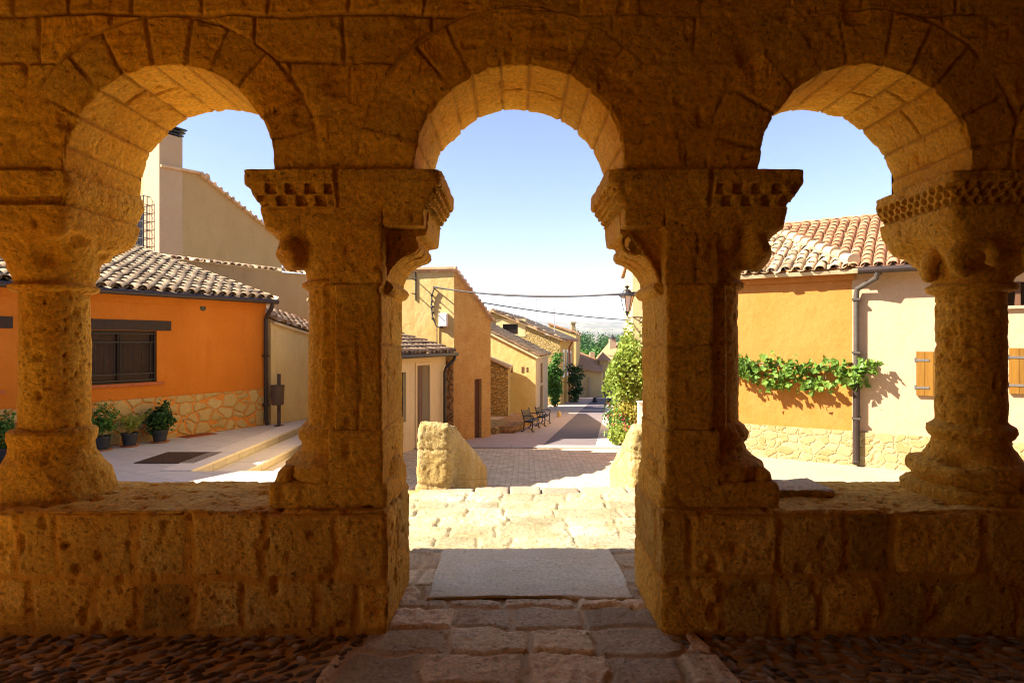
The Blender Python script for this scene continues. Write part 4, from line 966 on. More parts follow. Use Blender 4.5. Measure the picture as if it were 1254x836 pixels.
# tall beige house with chimney
ft = frame((-9.62, 26.0), (-.506, -.863), (.863, -.506))
h = empty('tall_house', (-11.5, 24, -.6), 'tall plain beige house with a big square chimney and one sloping roof edge', 'house')
prof = [(0, 5.72), (3.75, 7.66), (5.14, 7.58)]
zt_ = lambda u: float(np.interp(u, [p[0] for p in prof], [p[1] for p in prof]))
b = MB(); D = 7.0
g = lambda u, d, z: ft(u, -d, z)
poly = [(0, -.8), (0, 5.72), (3.75, 7.66), (5.14, 7.58), (5.14, -.8)]
V = [g(u, 0, z) for u, z in poly]+[g(u, D, z) for u, z in poly]
b.add(V, [(0,1,2,3,4), (9,8,7,6,5)]+[(i, 5+i, 5+(i+1) % 5, (i+1) % 5) for i in range(5)]); b.build('wall', M['beige'], h)
b = MB(); b.hexa([g(4.33, 1.0, 6.5), g(5.165, 1.0, 6.5), g(5.165, -.03, -.8), g(4.33, -.03, -.8), g(4.33, 1.0, 8.80), g(5.165, 1.0, 8.80), g(5.165, -.03, 8.80), g(4.33, -.03, 8.80)])
b = MB(); b.fbox(ft, 4.33, 5.165, -.98, .035, -.8, 8.80); ch = b.build('chimney', M['beige2'], h)
b = MB()
for z, e in ((8.84, .03), (8.95, .07), (9.06, .11)): b.fbox(ft, 4.33-e, 5.165+e, -.98-e, .035+e, z, z+.05)
b.fbox(ft, 4.40, 5.09, -.90, -.03, 8.80, 9.06); b.build('chimney_cap', M['iron'], ch)
b = MB()
for (u0, z0), (u1, z1) in zip(prof[:-1], prof[1:]):
    p0, p1 = np.array(ft(u0-(.15 if u0 == 0 else 0), 0, z0-(.08 if u0 == 0 else 0))), np.array(ft(u1, 0, z1))
    n3 = np.array([*ft.n, 0]); up = np.array([0, 0, .09])
    b.hexa([p0+n3*.12, p1+n3*.12, p1-n3*7, p0-n3*7, p0+n3*.12+up, p1+n3*.12+up, p1-n3*7+up, p0-n3*7+up])
    if u0 == 0:
        for t in np.arange(0, 1, .065):
            c = p0+(p1-p0)*t; b.tube([c+n3*.16+up*.8, c-n3*.3+up*.8], .075, 7, random.uniform(-1, 1))
b.tube([np.array(ft(3.45, .15, 7.62)), np.array(ft(3.45, -6, 7.62))], .12, 8); b.build('roof', M['tile_mid'], h)
b = MB(); b.tube([ft(-.1, .15, 5.62), ft(-.1, -7, 5.62)], .06, 8); b.tube([ft(-.08, .12, 5.6), ft(.05, .05, 5.3), ft(.05, .05, 5.18)], .03, 6); b.build('gutter', M['gutter'], h)
fl = frame(ft(5.14, 0, 0)[:2], (-.863, .506), (-.506, -.863))
w = MB(); w.fbox(fl, .55, 1.75, -.05, .012, 4.7, 6.45); w = w.build('window', M['glass'], h)
b = MB()
for s_ in np.arange(.52, 1.86, .165): b.tube([fl(s_, .26, 4.55), fl(s_, .26, 6.62)], .016, 6)
for z in np.linspace(4.57, 6.60, 8):
    b.tube([fl(.52, .01, z), fl(.52, .26, z), fl(1.86, .26, z), fl(1.86, .01, z)], .014, 6)
b.tube([fl(.52, .13, 4.55), fl(.52, .13, 6.62)], .014, 6); b.build('grille', M['iron'], w)

# bin, pots and grates on the terrace
h = empty('litter_bin', (-5.22, 13.95, TZ), 'dark brown litter bin on a post beside the drainpipe', 'bin')
b = MB(); b.box((-5.26, 13.93, TZ), (-5.19, 13.98, .82)); b.lathe((-5.225, 13.955, TZ), [(.11, 0), (.11, .015)], 12); b.build('post', M['rust'], h)
b = MB()
pts = [(-.15, -.0), (-.15, .0)]
b.lathe((-5.20, 13.80, .14), [(.125, 0), (.135, .02), (.15, .40), (.155, .42)], 18, sq=.8); bn = b.build('bin_body', M['rust'], h)
b = MB(); b.lathe((-5.20, 13.80, .552), [(.16, 0), (.16, .02), (.14, .03)], 18, sq=.8); b.build('rim', M['rust'], bn)
def pot_plant(name, u, d, r, hh, label, mat, kind, seed, saucer=True):
    x, y, _ = fo(u, d, 0); z0 = TZ
    h = empty(name, (x, y, z0), label, 'potted plant', 'potted plants along the orange wall')
    b = MB(); b.lathe((x, y, z0+.02), [(r*.72, 0), (r*.98, hh), (r*1.08, hh+.004), (r*1.08, hh+.03), (r*.92, hh+.03), (r*.9, hh-.02)], 20); b.build('pot', M['pot'], h)
    if saucer:
        b = MB(); b.lathe((x, y, z0+.001), [(r*.95, 0), (r*1.15, .02), (r*1.15, .026), (r*.9, .018)], 20); b.build('saucer', M['terracotta'], h)
    zc_ = z0+hh
    r_ = np.random.default_rng(seed)
    if kind == 'big':
        p, t, o_, _ = clumpy((x, y, zc_+.26), (.26, .26, .24), 34, 22, .05, seed, .5); leafmesh('foliage', p, .10, mat, h, seed, .5, tone=t, out=o_)
        p = np.array([x+.11, y, zc_+.52])+r_.normal(size=(60, 3))*[.04, .04, .06]; 
        b = MB()
        for k in range(7): a = r_.uniform(0, 6.3); b.tube([(x, y, zc_), (x+.1*math.cos(a), y+.1*math.sin(a), zc_+.2), (x+.18*math.cos(a), y+.18*math.sin(a), zc_+.36)], .006, 5)
        b.build('stem', M['bark'], h); leafmesh('shoot', p, .07, mat, h, seed+1, .3)
    elif kind == 'wispy':
        pts = []; b = MB()
        for k in range(46):
            a = r_.uniform(0, 6.3); s = r_.uniform(.08, .30); hgt = r_.uniform(.18, .40)
            e = np.array([x+s*math.cos(a), y+s*math.sin(a), zc_+hgt]); m = np.array([x+.4*s*math.cos(a), y+.4*s*math.sin(a), zc_+hgt*.6]); b.tube([(x, y, zc_), m, e], .003, 4)
            for q in range(11): pts.append(m+(e-m)*q/9+r_.normal(size=3)*.022)
        b.build('stem', M['leaf_yell'], h); leafmesh('foliage', pts, .045, mat, h, seed, .4)
    else:
        p, t, o_, _ = clumpy((x, y, zc_+.30), (.20, .20, .30), 24, 24, .06, seed, .4); leafmesh('foliage', p, .075, mat, h, seed, .4, tone=t, out=o_)
        b = MB(); b.tube([(x, y, zc_-.02), (x+.01, y, zc_+.3)], .012, 6); b.build('stem', M['bark'], h)
    if kind == 'flower':
        p, t, o_, _ = clumpy((x, y, zc_+.40), (.2, .2, .2), 7, 9, .02, seed+4, .9); leafmesh('blossom', p, .05, M['petal'], h, seed, .8, out=o_)
    return h
pot_plant('potted_shrub', 2.62, .36, .145, .19, 'dark glossy broad-leaved shrub in a black pot on a terracotta saucer', M['leaf_dark'], 'big', 21)
pot_plant('potted_herb', 3.17, .36, .135, .20, 'wispy yellow-green plant in a black pot below the window', M['leaf_lime'], 'wispy', 22)
pot_plant('potted_bush', 3.62, .34, .14, .20, 'mid-green bushy potted plant half hidden by the left column', M['leaf_mid'], 'bush', 23)
pot_plant('potted_geranium', 4.98, .30, .16, .2, 'leafy potted plant with pink blossoms at the left edge', M['leaf_mid'], 'flower', 24)
def grate(name, cx, cy, a, L, W, mat, label, cell=.05):
    fr = frame((cx, cy), (math.cos(a), math.sin(a)), (-math.sin(a), math.cos(a))); b = MB()
    z = TZ+.003
    for u in np.arange(0, L+.001, cell): b.fbox(fr, u-.009, u+.009, 0, W, z, z+.012)
    for d in np.arange(0, W+.001, cell): b.fbox(fr, 0, L, d-.009, d+.009, z-.001, z+.010)
    b.fbox(fr, 0, L, 0, W, z-.002, z+.001); o = b.build(name, mat); tag(o, label, 'grate')
grate('drain_grate', -5.86, 9.66, .0, .93, .95, M['rust'], 'large dark metal drain grate in the terrace paving')
grate('floor_mat', *fo(2.05, .34, 0)[:2], math.atan2(.863, .506), .62, .28, M['sillwood'], 'small reddish grate on the paving under the stone foot', .03)

# ================================================================== small house with the door, and house with the meter box
fd = frame((-2.50, 13.55), (.30, .954), (.954, -.30))
h = empty('door_house', (-2.3, 14.5, -.9), 'small cream house with a low tiled eave, a dark door opening and black downpipe', 'house')
b = MB(); b.wall(fd, -.6, 2.62, -1.3, 1.30, [(.93, 1.62, -.95, .98, .22), (.12, .42, -.25, .86, .12)])
gd = lambda u, d, z: fd(u, -d, z)
b.add([gd(-.6,0,-1.3), gd(-.6,0,1.30), gd(-.6,1.6,1.78), gd(-.6,1.6,-1.3)], [(0,1,2,3)]); b.add([gd(2.62,0,-1.3), gd(2.62,1.6,-1.3), gd(2.62,1.6,1.78), gd(2.62,0,1.30)], [(0,1,2,3)])
b.build('wall', M['doorcream'], h)
b = MB(); b.fbox(fd, .93, 1.62, -.215, -.18, -.95, .98); d_ = b.build('door', M['taupe'], h)
b = MB(); b.fbox(fd, .93, 1.15, -.18, -.02, -.95, .975); b.build('door_leaf', M['doorwood'], d_)
b = MB(); b.fbox(fd, .86, .93, -.02, .03, -.97, 1.05); b.fbox(fd, 1.62, 1.70, -.02, .03, -.97, 1.05); b.fbox(fd, .93, 1.62, -.02, .03, .98, 1.05); b.build('door_frame', M['doorcream'], h)
b = MB(); b.fbox(fd, .12, .42, -.115, -.08, -.25, .86); b.build('window', M['blind'], h)
b = MB(); b.fbox(fd, .8, 1.75, .0, .30, -1.0, -.90); b.build('doorstep', M['kerb'], h)
Od = np.array(fd(-.7, .22, 1.25)); Ud = np.array([*fd.d, .0]); Sd = np.array([-fd.n[0], -fd.n[1], .30])
b = MB(); roof_bed(b, Od, Ud, Sd, 3.45, 1.9, .07); b.build('roof', M['mortar'], h)
tile_roof('roof_tiles', Od, Ud, Sd, 3.5, 1.85, M['tile_old'], h, .20, .29, seed=12)
b = MB(); b.tube([fd(-.7, .28, 1.22), fd(2.75, .28, 1.22)], .045, 8); b.tube([fd(2.60, .28, 1.19), fd(2.56, .26, 1.08), fd(2.38, .12, .88), fd(2.36, .09, .78), fd(2.36, .09, -1.0)], .04, 8); b.build('downpipe', M['gutter'], h)

c1, c2 = np.array([-1.51, 16.2]), np.array([-.60, 17.5])
h = empty('ochre_house', (-2.2, 17.4, -1.1), 'tall ochre plastered house with sloping roof edge, meter box and cable bracket', 'house')
fz_ = frame(c1, (-.987, .16), (-.16, -.987)); fs = frame(c1, c2-c1, (.82, -.573)); Ls = float(np.hypot(*(c2-c1)))
top0, top1 = 3.39, 2.15
b = MB()
b.wall(fz_, 0, 3.0, -1.4, lambda u: 3.40+.012*math.sin(u*7))
b.build('front_wall', M['yellow'], h)
b = MB(); b.wall(fs, 0, Ls, -1.8, lambda u: top0+(top1-top0)*u/Ls+.02*math.sin(u*6), [(.86, 1.17, -1.2, .52, .14)])
p3 = c2+np.array([-3.1, 2.6]); p4 = c1+np.array([-3.0, .5])
b.add([(*c2,-1.8), (*p3,-1.8), (*p3,2.1), (*c2,top1)], [(0,1,2,3)]); b.add([(*p3,-1.8), (*p4,-1.8), (*p4,3.4), (*p3,2.1)], [(0,1,2,3)])
b.build('street_wall', M['adobe'], h)
b = MB(); b.prism([(-.66, 17.62), (-1.06, 28.8), (-4.2, 28.8), (-4.2, 18.8)], [-2.4]*4, [2.08, 2.08, 3.0, 3.0]); b.build('shading_wing', M['adobe'], h)  # unseen mass behind the house, added to keep the street in shade
b = MB(); b.fbox(fs, .86, 1.17, -.138, -.09, -1.3, .52); b.build('door', M['doorwood'], h)
b = MB(); b.fbox(fz_, .02, 1.3, -.02, .035, -1.4, 1.02); b.build('bare_stone_patch', M['rubble_d'], h)
b = MB(); e = np.array([*(c2-c1), top1-top0]); 
q0 = np.array([*c1, top0]); q1 = np.array([*c2, top1]); nn = np.array([*fs.n, 0])*.09; bb = np.array([-3.0, .4, 0])
q0 = q0-e*.03; q1 = q1+e*.03
b.hexa([q0+nn, q1+nn, q1+bb*1.05, q0+bb, q0+nn+[0,0,.06], q1+nn+[0,0,.06], q1+bb*1.05+[0,0,.06], q0+bb+[0,0,.06]])
for t in np.arange(.02, 1, .075):
    c = q0+(q1-q0)*t; b.tube([c+nn*1.05+[0,0,.045], c-nn*3+[0,0,.045]], .05, 7, random.uniform(-1, 1))
for t in np.arange(0, 1, .075):
    c = np.array(fz_(3.0*t, .05, 3.41)); b.tube([c, c+[0, .4, .02]], .06, 7, random.uniform(-1, 1))
b.build('roof', M['tile_mid'], h)
# meter box, conduit and cable bracket on the front wall
b = MB(); b.fbox(fz_, .16, .38, 0, .12, 1.93, 2.28); mb_ = b.build('meter_box', M['white'], h)
b = MB(); b.fbox(fz_, .175, .365, .12, .128, 1.95, 2.26); b.build('box_door', M['white'], mb_)
b = MB()
pts = [fz_(.52, .06, 2.92), fz_(.58, .05, 2.75), fz_(.60, .04, 2.45), fz_(.56, .04, 2.15), fz_(.45, .04, 1.93), fz_(.28, .05, 1.90)]
b.tube(pts, .022, 6); b.tube([fz_(.45, .03, 1.90), fz_(.45, .03, 1.45), fz_(.38, .03, 1.36), fz_(.1, .04, 1.32)], .012, 6)
for k in range(5): b.blob(np.array(pts[1])+(np.array(pts[3])-np.array(pts[1]))*k/4, .04)
b.build('conduit', M['cable'], h)
b = MB(); b.tube([fz_(1.03, .02, 2.62), fz_(1.03, .02, 3.38)], .016, 6); b.tube([fz_(1.03, .0, 3.15), fz_(1.0, .42, 3.15)], .014, 6); b.tube([fz_(1.03, .0, 2.78), fz_(1.0, .42, 2.78)], .014, 6)
b.build('wall_bracket', M['iron'], h)
b = MB(); b.tube([fz_(.52, .0, 2.92), fz_(.50, .20, 2.96)], .018, 6); b.build('cable_hook', M['iron'], h)

# stone shed and ledge, further down on the left
h = empty('stone_shed', (-1.3, 28.6, -1.9), 'low rubble stone shed between the ochre house and the cream cottage', 'shed')
b = MB(); b.prism([(-1.05, 27.5), (-.17, 27.3), (-.05, 29.9), (-1.05, 30.1)], [-2.3]*4, [.72, .30, .30, .72]); b.build('wall', M['rubble_g'], h)
b = MB(); b.prism([(-1.04, 27.35), (-.08, 27.15), (.04, 29.95), (-1.04, 30.1)], [.75, .32, .32, .75], [.84, .41, .41, .84]); b.build('roof', M['tile_old'], h)
V, F, A = rbox((-1.0, 18.6, -1.9), (.10, 26.0, -.05), .09, .10, lambda W: .05*fbm(W*2, 3, 5)+.02*fbm(W*7, 2, 6), None,
               lambda W: np.stack([W[:, 0]+.155*(W[:, 1]-18.6), W[:, 1], W[:, 2]*.30+street_z(W[:, 1])+.24], -1))
o = mk('stone_ledge', V, F, M['rubble_d'], None, A, True); tag(o, 'rough low stone ledge between the pavement and the house fronts', 'ledge')
V, F, A = rbox((-1.0, 18.3, -1.9), (-.42, 20.2, -.98), .06, .08, lambda W: .05*fbm(W*2.4, 3, 15), None, lambda W: np.stack([W[:, 0]+.155*(W[:, 1]-18.3), W[:, 1], W[:, 2]], -1))
o = mk('stone_step', V, F, M['rubble_g'], None, A, True); tag(o, 'broken stone step on the ledge beside the ochre house door', 'step', kind='thing')

# cream cottage
h = empty('cream_cottage', (.4, 32, -1.9), 'sunlit cream cottage with a ragged sloping tile roof behind the benches', 'house')
ff = frame((1.14, 30.0), (-.987, .16), (-.16, -.987)); fg = frame((1.14, 30.0), (.16, .987), (.987, -.16))
zf_ = lambda u: .88+.50*u
b = MB(); b.wall(ff, 0, 5.0, -2.3, zf_); b.build('front_wall', M['yellow'], h)
b = MB(); b.wall(fg, 0, 5.7, -3.0, .88, [(2.1, 3.1, -.62, .42, .12), (1.9, 3.2, -2.15, -.75, .15)])
a1 = np.array(ff(5.0, 0, 0)[:2]); a2 = a1+np.array(fg.d)*5.7; a3 = np.array(fg(5.7, 0, 0)[:2])
b.add([(*a3,-3), (*a2,-3), (*a2,3.38), (*a3,.88)], [(0,1,2,3)]); b.add([(*a1,-2.3), (*a2,-2.3), (*a2,3.38), (*a1,3.38)], [(0,1,2,3)]); b.build('street_wall', M['beige2'], h)
b = MB(); b.fbox(fg, 2.1, 3.1, -.115, -.06, -.62, .42); w = b.build('window', M['doorwood'], h)
b = MB(); b.fbox(fg, 2.58, 2.62, -.06, -.03, -.60, .40); b.build('mullion', M['beam'], w)
b = MB(); b.fbox(fg, 1.9, 3.2, -.145, -.07, -2.3, -.75); b.build('door', M['doorwood'], h)
for u, z, w_, h_ in ((1.95, .75, .09, .34), (1.12, .40, .10, .36), (.55, .32, .14, .30), (.35, .30, .10, .24)): b = MB(); b.fbox(ff, u, u+w_, -.05, .006, z-h_, z); b.build('putlog_hole', M['doorwood'], h)
Ur = np.array([.16, .987, 0]); Or = np.array([*(np.array(ff(-.14, .14, 0)[:2])), .80]); Sr = np.array([-.987, .16, .50])
b = MB(); roof_bed(b, Or, Ur, Sr, 6.0, 5.8, .09); b.build('roof', M['mortar'], h)
tile_roof('roof_tiles', Or, Ur, Sr, 6.0, 5.7, M['tile_old'], h, .23, .34, seed=15, jit=2.6, r=.095)

# stone gable house with the antennas
h = empty('stone_gable_house', (1.5, 43, -2.6), 'larger house with a rubble stone gable, dark square window and ochre street front', 'house')
f4 = frame((3.10, 40.0), (-.987, .16), (-.16, -.987)); f5 = frame((3.10, 40.0), (.16, .987), (.987, -.16))
z4 = lambda u: float(np.interp(u, [0, 4.44, 8.5], [1.72, 3.55, 1.9]))
b = MB(); b.wall(f4, 0, 8.5, -3, z4, [(2.75, 3.75, 2.02, 2.68, .2)]); b.build('gable', M['rubble_g'], h)
b = MB(); b.fbox(f4, 2.75, 3.75, -.195, -.12, 2.02, 2.68); w = b.build('window', M['glass'], h)
b = MB()
for a, c, z0, z1 in ((2.25, 2.75, 1.85, 3.0), (3.75, 4.2, 1.85, 3.0), (2.75, 3.75, 2.68, 3.0), (2.75, 3.75, 1.85, 2.02)): b.fbox(f4, a, c, -.02, .02, z0, z1)
b.build('window_surround', M['lowcream'], w)
b = MB(); b.wall(f5, 0, 14, -4.4, 1.70, [(u, u+1.0, z, z+1.5, .15) for u, z in ((2.2, -.7), (5.6, -.75), (9.2, -.9))]+[(3.3, 4.4, -2.75, -.95, .15), (8.0, 9.1, -3.1, -1.2, .15)])
a3 = np.array(f5(14, 0, 0)[:2]); a4 = a3+np.array(f4.d)*8.5; a5 = np.array(f4(8.5, 0, 0)[:2])
b.add([(*a3,-4.4), (*a4,-4.4), (*a4,1.9), (*a3,1.7)], [(0,1,2,3)]); b.add([(*a4,-4.4), (*a5,-3), (*a5,1.9), (*a4,1.9)], [(0,1,2,3)]); b.build('street_wall', M['streetyellow'], h)
for u, z in ((2.2, -.7), (5.6, -.75), (9.2, -.9)):
    b = MB(); b.fbox(f5, u, u+1.0, -.145, -.1, z, z+1.5); w = b.build('window', M['glass'], h)
    b = MB()
    for s0, s1, e0, e1 in ((u-.2, u, z-.2, z+1.7), (u+1, u+1.2, z-.2, z+1.7), (u, u+1, z+1.5, z+1.7), (u, u+1, z-.2, z)): b.fbox(f5, s0, s1, -.02, .03, e0, e1)
    b.build('window_frame', M['white'], w)
for u, z in ((3.3, -2.75), (8.0, -3.1)):
    b = MB(); b.fbox(f5, u, u+1.1, -.145, -.09, z-.1, z+1.85); b.build('door', M['taupe'], h)
b = MB(); b.tube([f5(.3, .35, 1.62), f5(14, .35, 1.62)], .07, 6); b.tube([f5(7.0, .35, 1.55), f5(7.0, .1, 1.1), f5(7.0, .1, -3.0)], .07, 6); b.build('downpipe', M['sillwood'], h)
pk = np.array([*f4(4.44, 0, 0)[:2], 3.56]); Lr = 4.95
O4 = np.array([*f4(-.35, .25, 0)[:2], 1.62]); S4 = np.array([-.987, .16, .412]); b = MB(); roof_bed(b, O4, Ur, S4, 14.5, 5.25, .1)
O4b = np.array([*f4(8.7, .25, 0)[:2], 1.82]); roof_bed(b, O4b, Ur, np.array([.987, -.16, .412]), 14.5, 4.6, .1); b.build('roof', M['tile_mid'], h)
tile_roof('roof_tiles', O4, Ur, S4, 14.5, 5.2, M['tile_mid'], h, .26, .42, seed=17, jit=1.8, r=.105)
for px, py0, py1, dx, lab, kd in ((629, 389, 371, 9, 'antenna on the stone gable house with two small dish heads', 0), (656.5, 397, 365, 7, 'tallest thin aerial mast above the stone gable house', 1), (679, 401, 376, 6, 'short thin aerial nearest the chimney behind the roof', 1)):
    a, c = P(px, py0+3, 44), P(px, py1, 44); e = empty('antenna', a, lab, 'antenna', 'roof antennas')
    b = MB(); b.tube([a-[0, 0, .6], c], .036, 6); b.build('mast', M['alu'], e)
    b = MB(); zz = c[2]-.12; s = dx/F0*44
    b.tube([(c[0]-.2, c[1], zz), (c[0]+s, c[1], zz+.08)], .02, 5)
    for k in range(5): q_ = (c[0]+s*k/5, c[1], zz+.02*k); b.tube([(q_[0], q_[1]-.22, q_[2]), (q_[0], q_[1]+.22, q_[2])], .012, 4)
    b.build('crossbar', M['alu'], e)
    if kd == 0:
        
        for q0, q1 in ((.3, .55), (.75, 1.0)): b = MB(); b.box((c[0]+q0*s, c[1]-.05, zz-.02), (c[0]+q1*s, c[1]+.05, zz+.17)); b.build('head', M['white'], e)
# yellow house with chimney behind it
h = empty('yellow_house', (6.2, 57, -3.5), 'yellow house end with a small square chimney behind the stone gable house', 'house')
b = MB(); xl, xr = P(672, 0, 57)[0], P(705, 0, 57)[0]; zl_, zr_ = P(0, 397, 57)[2], P(0, 409, 57)[2]
b.prism([(xl, 57), (xr, 56.6), (xr+1.4, 66), (xl+1.4, 66.5)], [-5]*4, [zl_, zr_, zr_, zl_]); b.build('wall', M['yellow'], h)
b = MB(); b.prism([(xl-.1, 56.9), (xr+.2, 56.4), (xr+1.6, 66), (xl+1.4, 66.5)], [zl_+.01, zr_+.01, zr_+.01, zl_+.01], [zl_+.16, zr_+.16, zr_+.16, zl_+.16]); b.build('roof', M['tile_far'], h)
cx_ = P(701.5, 0, 57.5)[0]; b = MB(); b.box((cx_-.15, 57.2, 1.5), (cx_+.2, 57.7, P(0, 395.5, 57)[2])); b.box((cx_-.22, 57.1, P(0, 396, 57)[2]), (cx_+.28, 57.8, P(0, 394, 57)[2])); b.build('chimney', M['greywall'], h)

# two far houses at the end of the street
h = empty('far_house', (7.4, 61, -4.2), 'small cream house with a brown lean-to roof at the end of the street', 'house')
xa, xb = P(704, 0, 60)[0], P(736, 0, 60)[0]; b = MB(); b.prism([(xa, 60), (xb, 59.6), (xb+1.5, 68), (xa+1, 69)], [-5.2]*4, [P(0, 452, 60)[2], P(0, 456, 60)[2], P(0, 440, 68)[2], P(0, 440, 68)[2]]); b.build('wall', M['lowcream'], h)
b = MB(); e0, e1 = P(702, 451, 59.4), P(738.5, 457, 59.2); r0, r1 = P(705, 430, 68), P(737, 443, 68); up = np.array([0, 0, .14])
b.hexa([e0, e1, r1, r0, e0+up, e1+up, r1+up, r0+up]); b.build('roof', M['tile_far'], h)
b = MB(); b.box((P(720, 0, 60)[0], 59.55, -4.5), (P(722.5, 0, 60)[0], 59.7, P(0, 462, 60)[2])); b.build('downpipe', M['beige2'], h)
b = MB(); x_ = P(722, 0, 68)[0]; b.box((x_, 67.5, P(0, 446, 68)[2]), (x_+.5, 68, P(0, 431, 68)[2])); b.box((x_+.9, 67.5, P(0, 446, 68)[2]), (x_+1.2, 68, P(0, 434, 68)[2])); b.build('chimney', M['beige2'], h)
h = empty('far_house', (10.0, 65, -4.5), 'pale house with a red-brown hipped roof and capped chimney at the street end', 'house')
xa, xb = P(734.5, 0, 64)[0], P(782, 0, 64)[0]; ze = P(0, 441.5, 64)[2]
b = MB(); b.prism([(xa, 64.2), (xb, 63), (xb+1, 72), (xa+1, 72)], [-5.5]*4, [ze]*4); b.build('wall', M['lowcream'], h)
b = MB(); A_ = [(xa-.3, 63.8, ze), (xb+.3, 62.6, ze), (xb+1.3, 72.4, ze), (xa+.7, 72.4, ze)]; r0 = P(745, 420, 68); r1 = P(775, 419, 67); b.add([*A_, r0, r1], [(0,1,5,4), (1,2,5), (2,3,4,5), (3,0,4), (3,2,1,0)]); b.build('roof', M['tile_far'], h)
b = MB(); c = P(750, 419, 66.5); b.box((c[0]-.35, c[1]-.3, c[2]-1), (c[0]+.35, c[1]+.3, c[2]+.35)); ch = b.build('chimney', M['beige2'], h)
b = MB(); b.lathe((c[0], c[1], c[2]+.352), [(.42, 0), (.40, .08), (.15, .25), (.08, .5)], 10); b.build('chimney_cap', M['iron'], ch)
b = MB(); x_ = P(741, 0, 64)[0]; b.box((x_, 63.9, -4.6), (x_+.8, 64.02, -2.2)); b.build('door', M['taupe'], h)

# ================================================================== benches, climbers, bollards
def bench(x, y, label):
    z0 = float(street_z(y))+.006
    e = empty('park_bench', (0, 0, 0), label, 'bench', 'black benches along the pavement')
    L = 1.75; b = MB()
    for k, (yy_, zz_) in enumerate(((.01, .40), (.09, .41), (.17, .41), (.25, .405))): b.box((-L/2, yy_, zz_-.02), (L/2, yy_+.072, zz_+.022), random.uniform(-1, 1))
    b.build('seat', M['beam'], e)
    b = MB()
    for k in range(4): b.box((-L/2, .345+.022*k, .47+.085*k), (L/2, .377+.022*k, .542+.085*k), random.uniform(-1, 1))
    b.build('backrest', M['beam'], e)
    for sx in (-L/2+.05, L/2-.05):
        b = MB(); b.tube([(sx, .02, 0), (sx, .05, .10), (sx, .02, .25), (sx, .03, .39)], .022, 6); b.tube([(sx, .42, 0), (sx, .36, .12), (sx, .35, .39), (sx, .38, .6), (sx, .45, .83)], .022, 6)
        b.tube([(sx, .02, .385), (sx, .36, .385)], .02, 6); b.tube([(sx, .40, .62), (sx, .2, .64), (sx, .02, .62), (sx, -.02, .56), (sx, .03, .50), (sx, .03, .39)], .02, 6)
        b.tube([(sx, .03, .05), (sx, .2, .17), (sx, .41, .05)], .014, 6); b.blob((sx, .45, .84), .03); b.blob((sx, .0, .02), (.03, .05, .025)); b.blob((sx, .43, .02), (.03, .05, .025)); b.build('leg', M['iron'], e)
    e.location = (x, y, z0); e.rotation_euler = (math.atan(0), 0, 0)
    d = Vector((.16, .987, -.063)).normalized(); back = Vector((-.987, .16, 0)).normalized(); up = d.cross(back)
    from mathutils import Matrix
    if up.z < 0: up = -up
    m = Matrix((( -d.x if False else d.x, back.x, up.x), (d.y, back.y, up.y), (d.z, back.z, up.z))).to_4x4(); e.rotation_euler = m.to_euler(); e.scale = (1.0, .8, .78); return e
bench(.78, 19.85, 'nearer of the two black iron benches, beside the stone ledge')
bench(1.28, 22.2, 'farther of the two black iron benches, in front of the cottage door')
def climber(u, px0, px1, py0, py1, Y, label, name, m1, dens, seed):
    a, c = P((px0+px1)/2, py1, Y), P((px0+px1)/2, py0, Y); h_ = c[2]-a[2]; w = (px1-px0)/F0*Y/2
    e = empty(name, a, label, 'climbing plant')
    p, t, o_, cc = clumpy((a[0], a[1], (a[2]+c[2])/2), (w*.9, w*.8, h_*.5), dens, 60, w*.26, seed, .3); leafmesh('foliage', p, .21, m1, e, seed, .2, tone=t, out=o_)
    b = MB(); b.tube([a, (a[0]+.1, a[1], a[2]+h_*.4), (a[0], a[1], a[2]+h_*.8)], [.10, .07, .04], 6)
    for q_ in cc[::6]: b.tube([(a[0]+.05, a[1], a[2]+h_*.35), q_], .02, 5)
    b.build('trunk', M['bark'], e)
climber(0, 669, 689, 431, 501, 37.5, 'dense dark green climber on the ochre street front', 'climbing_ivy', M['leaf_mid'], 60, 31)
climber(0, 695, 713, 438, 501, 45.0, 'sparse thin climber with bare stems past the dark green one', 'climbing_rose', M['leaf_dark'], 26, 32)
def bollard(px, py, Y, r, hh, mat, label):
    a = P(px, py, Y); a[2] = street_z(Y)+.01; b = MB(); b.lathe(a, [(r*.8, 0), (r*1.0, hh*.2), (r*.72, hh*.5), (r*.8, hh*.75), (r*.5, hh)], 12); o = b.build('bollard', mat, None, True); tag(o, label, 'bollard')
bollard(684.5, 511, 27.0, .10, .24, M['yellow'], 'short sandy bollard at the edge of the road')
bollard(728.5, 495, 45, .19, .36, M['iron'], 'small black bollard standing out in the road, far down')
bollard(746.5, 496, 43, .19, .36, M['iron'], 'small black bollard beside the foot of the right-hand tree')

# ================================================================== RIGHT SIDE HOUSES
fr_ = frame((5.58, 10.0), (.84, -.543), (-.543, -.84)); RZ, RE = -.45, 2.70
def gable_back(b, u0, u1, D, ze, zr, zb):
    q = lambda u, d, z: fr_(u, -d, z)
    b.add([q(u0,0,zb), q(u0,0,ze), q(u0,D/2,zr), q(u0,D,ze), q(u0,D,zb)], [(0,1,2,3,4)]); b.add([q(u1,0,zb), q(u1,D,zb), q(u1,D,ze), q(u1,D/2,zr), q(u1,0,ze)], [(0,1,2,3,4)]); b.add([q(u0,D,zb), q(u0,D,ze), q(u1,D,ze), q(u1,D,zb)], [(0,1,2,3)])
SR = .40; DR = 6.2; zr_ = RE+SR*DR/2
h = empty('apricot_house', (4.2, 11.2, RZ), 'sunlit apricot orange house with lichened tiles and a vine across its front', 'house')
b = MB(); b.wall(fr_, -3.4, -.10, RZ-.6, RE); gable_back(b, -3.4, -.10, DR, RE, zr_, RZ-.6); b.build('wall', M['orange2'], h)
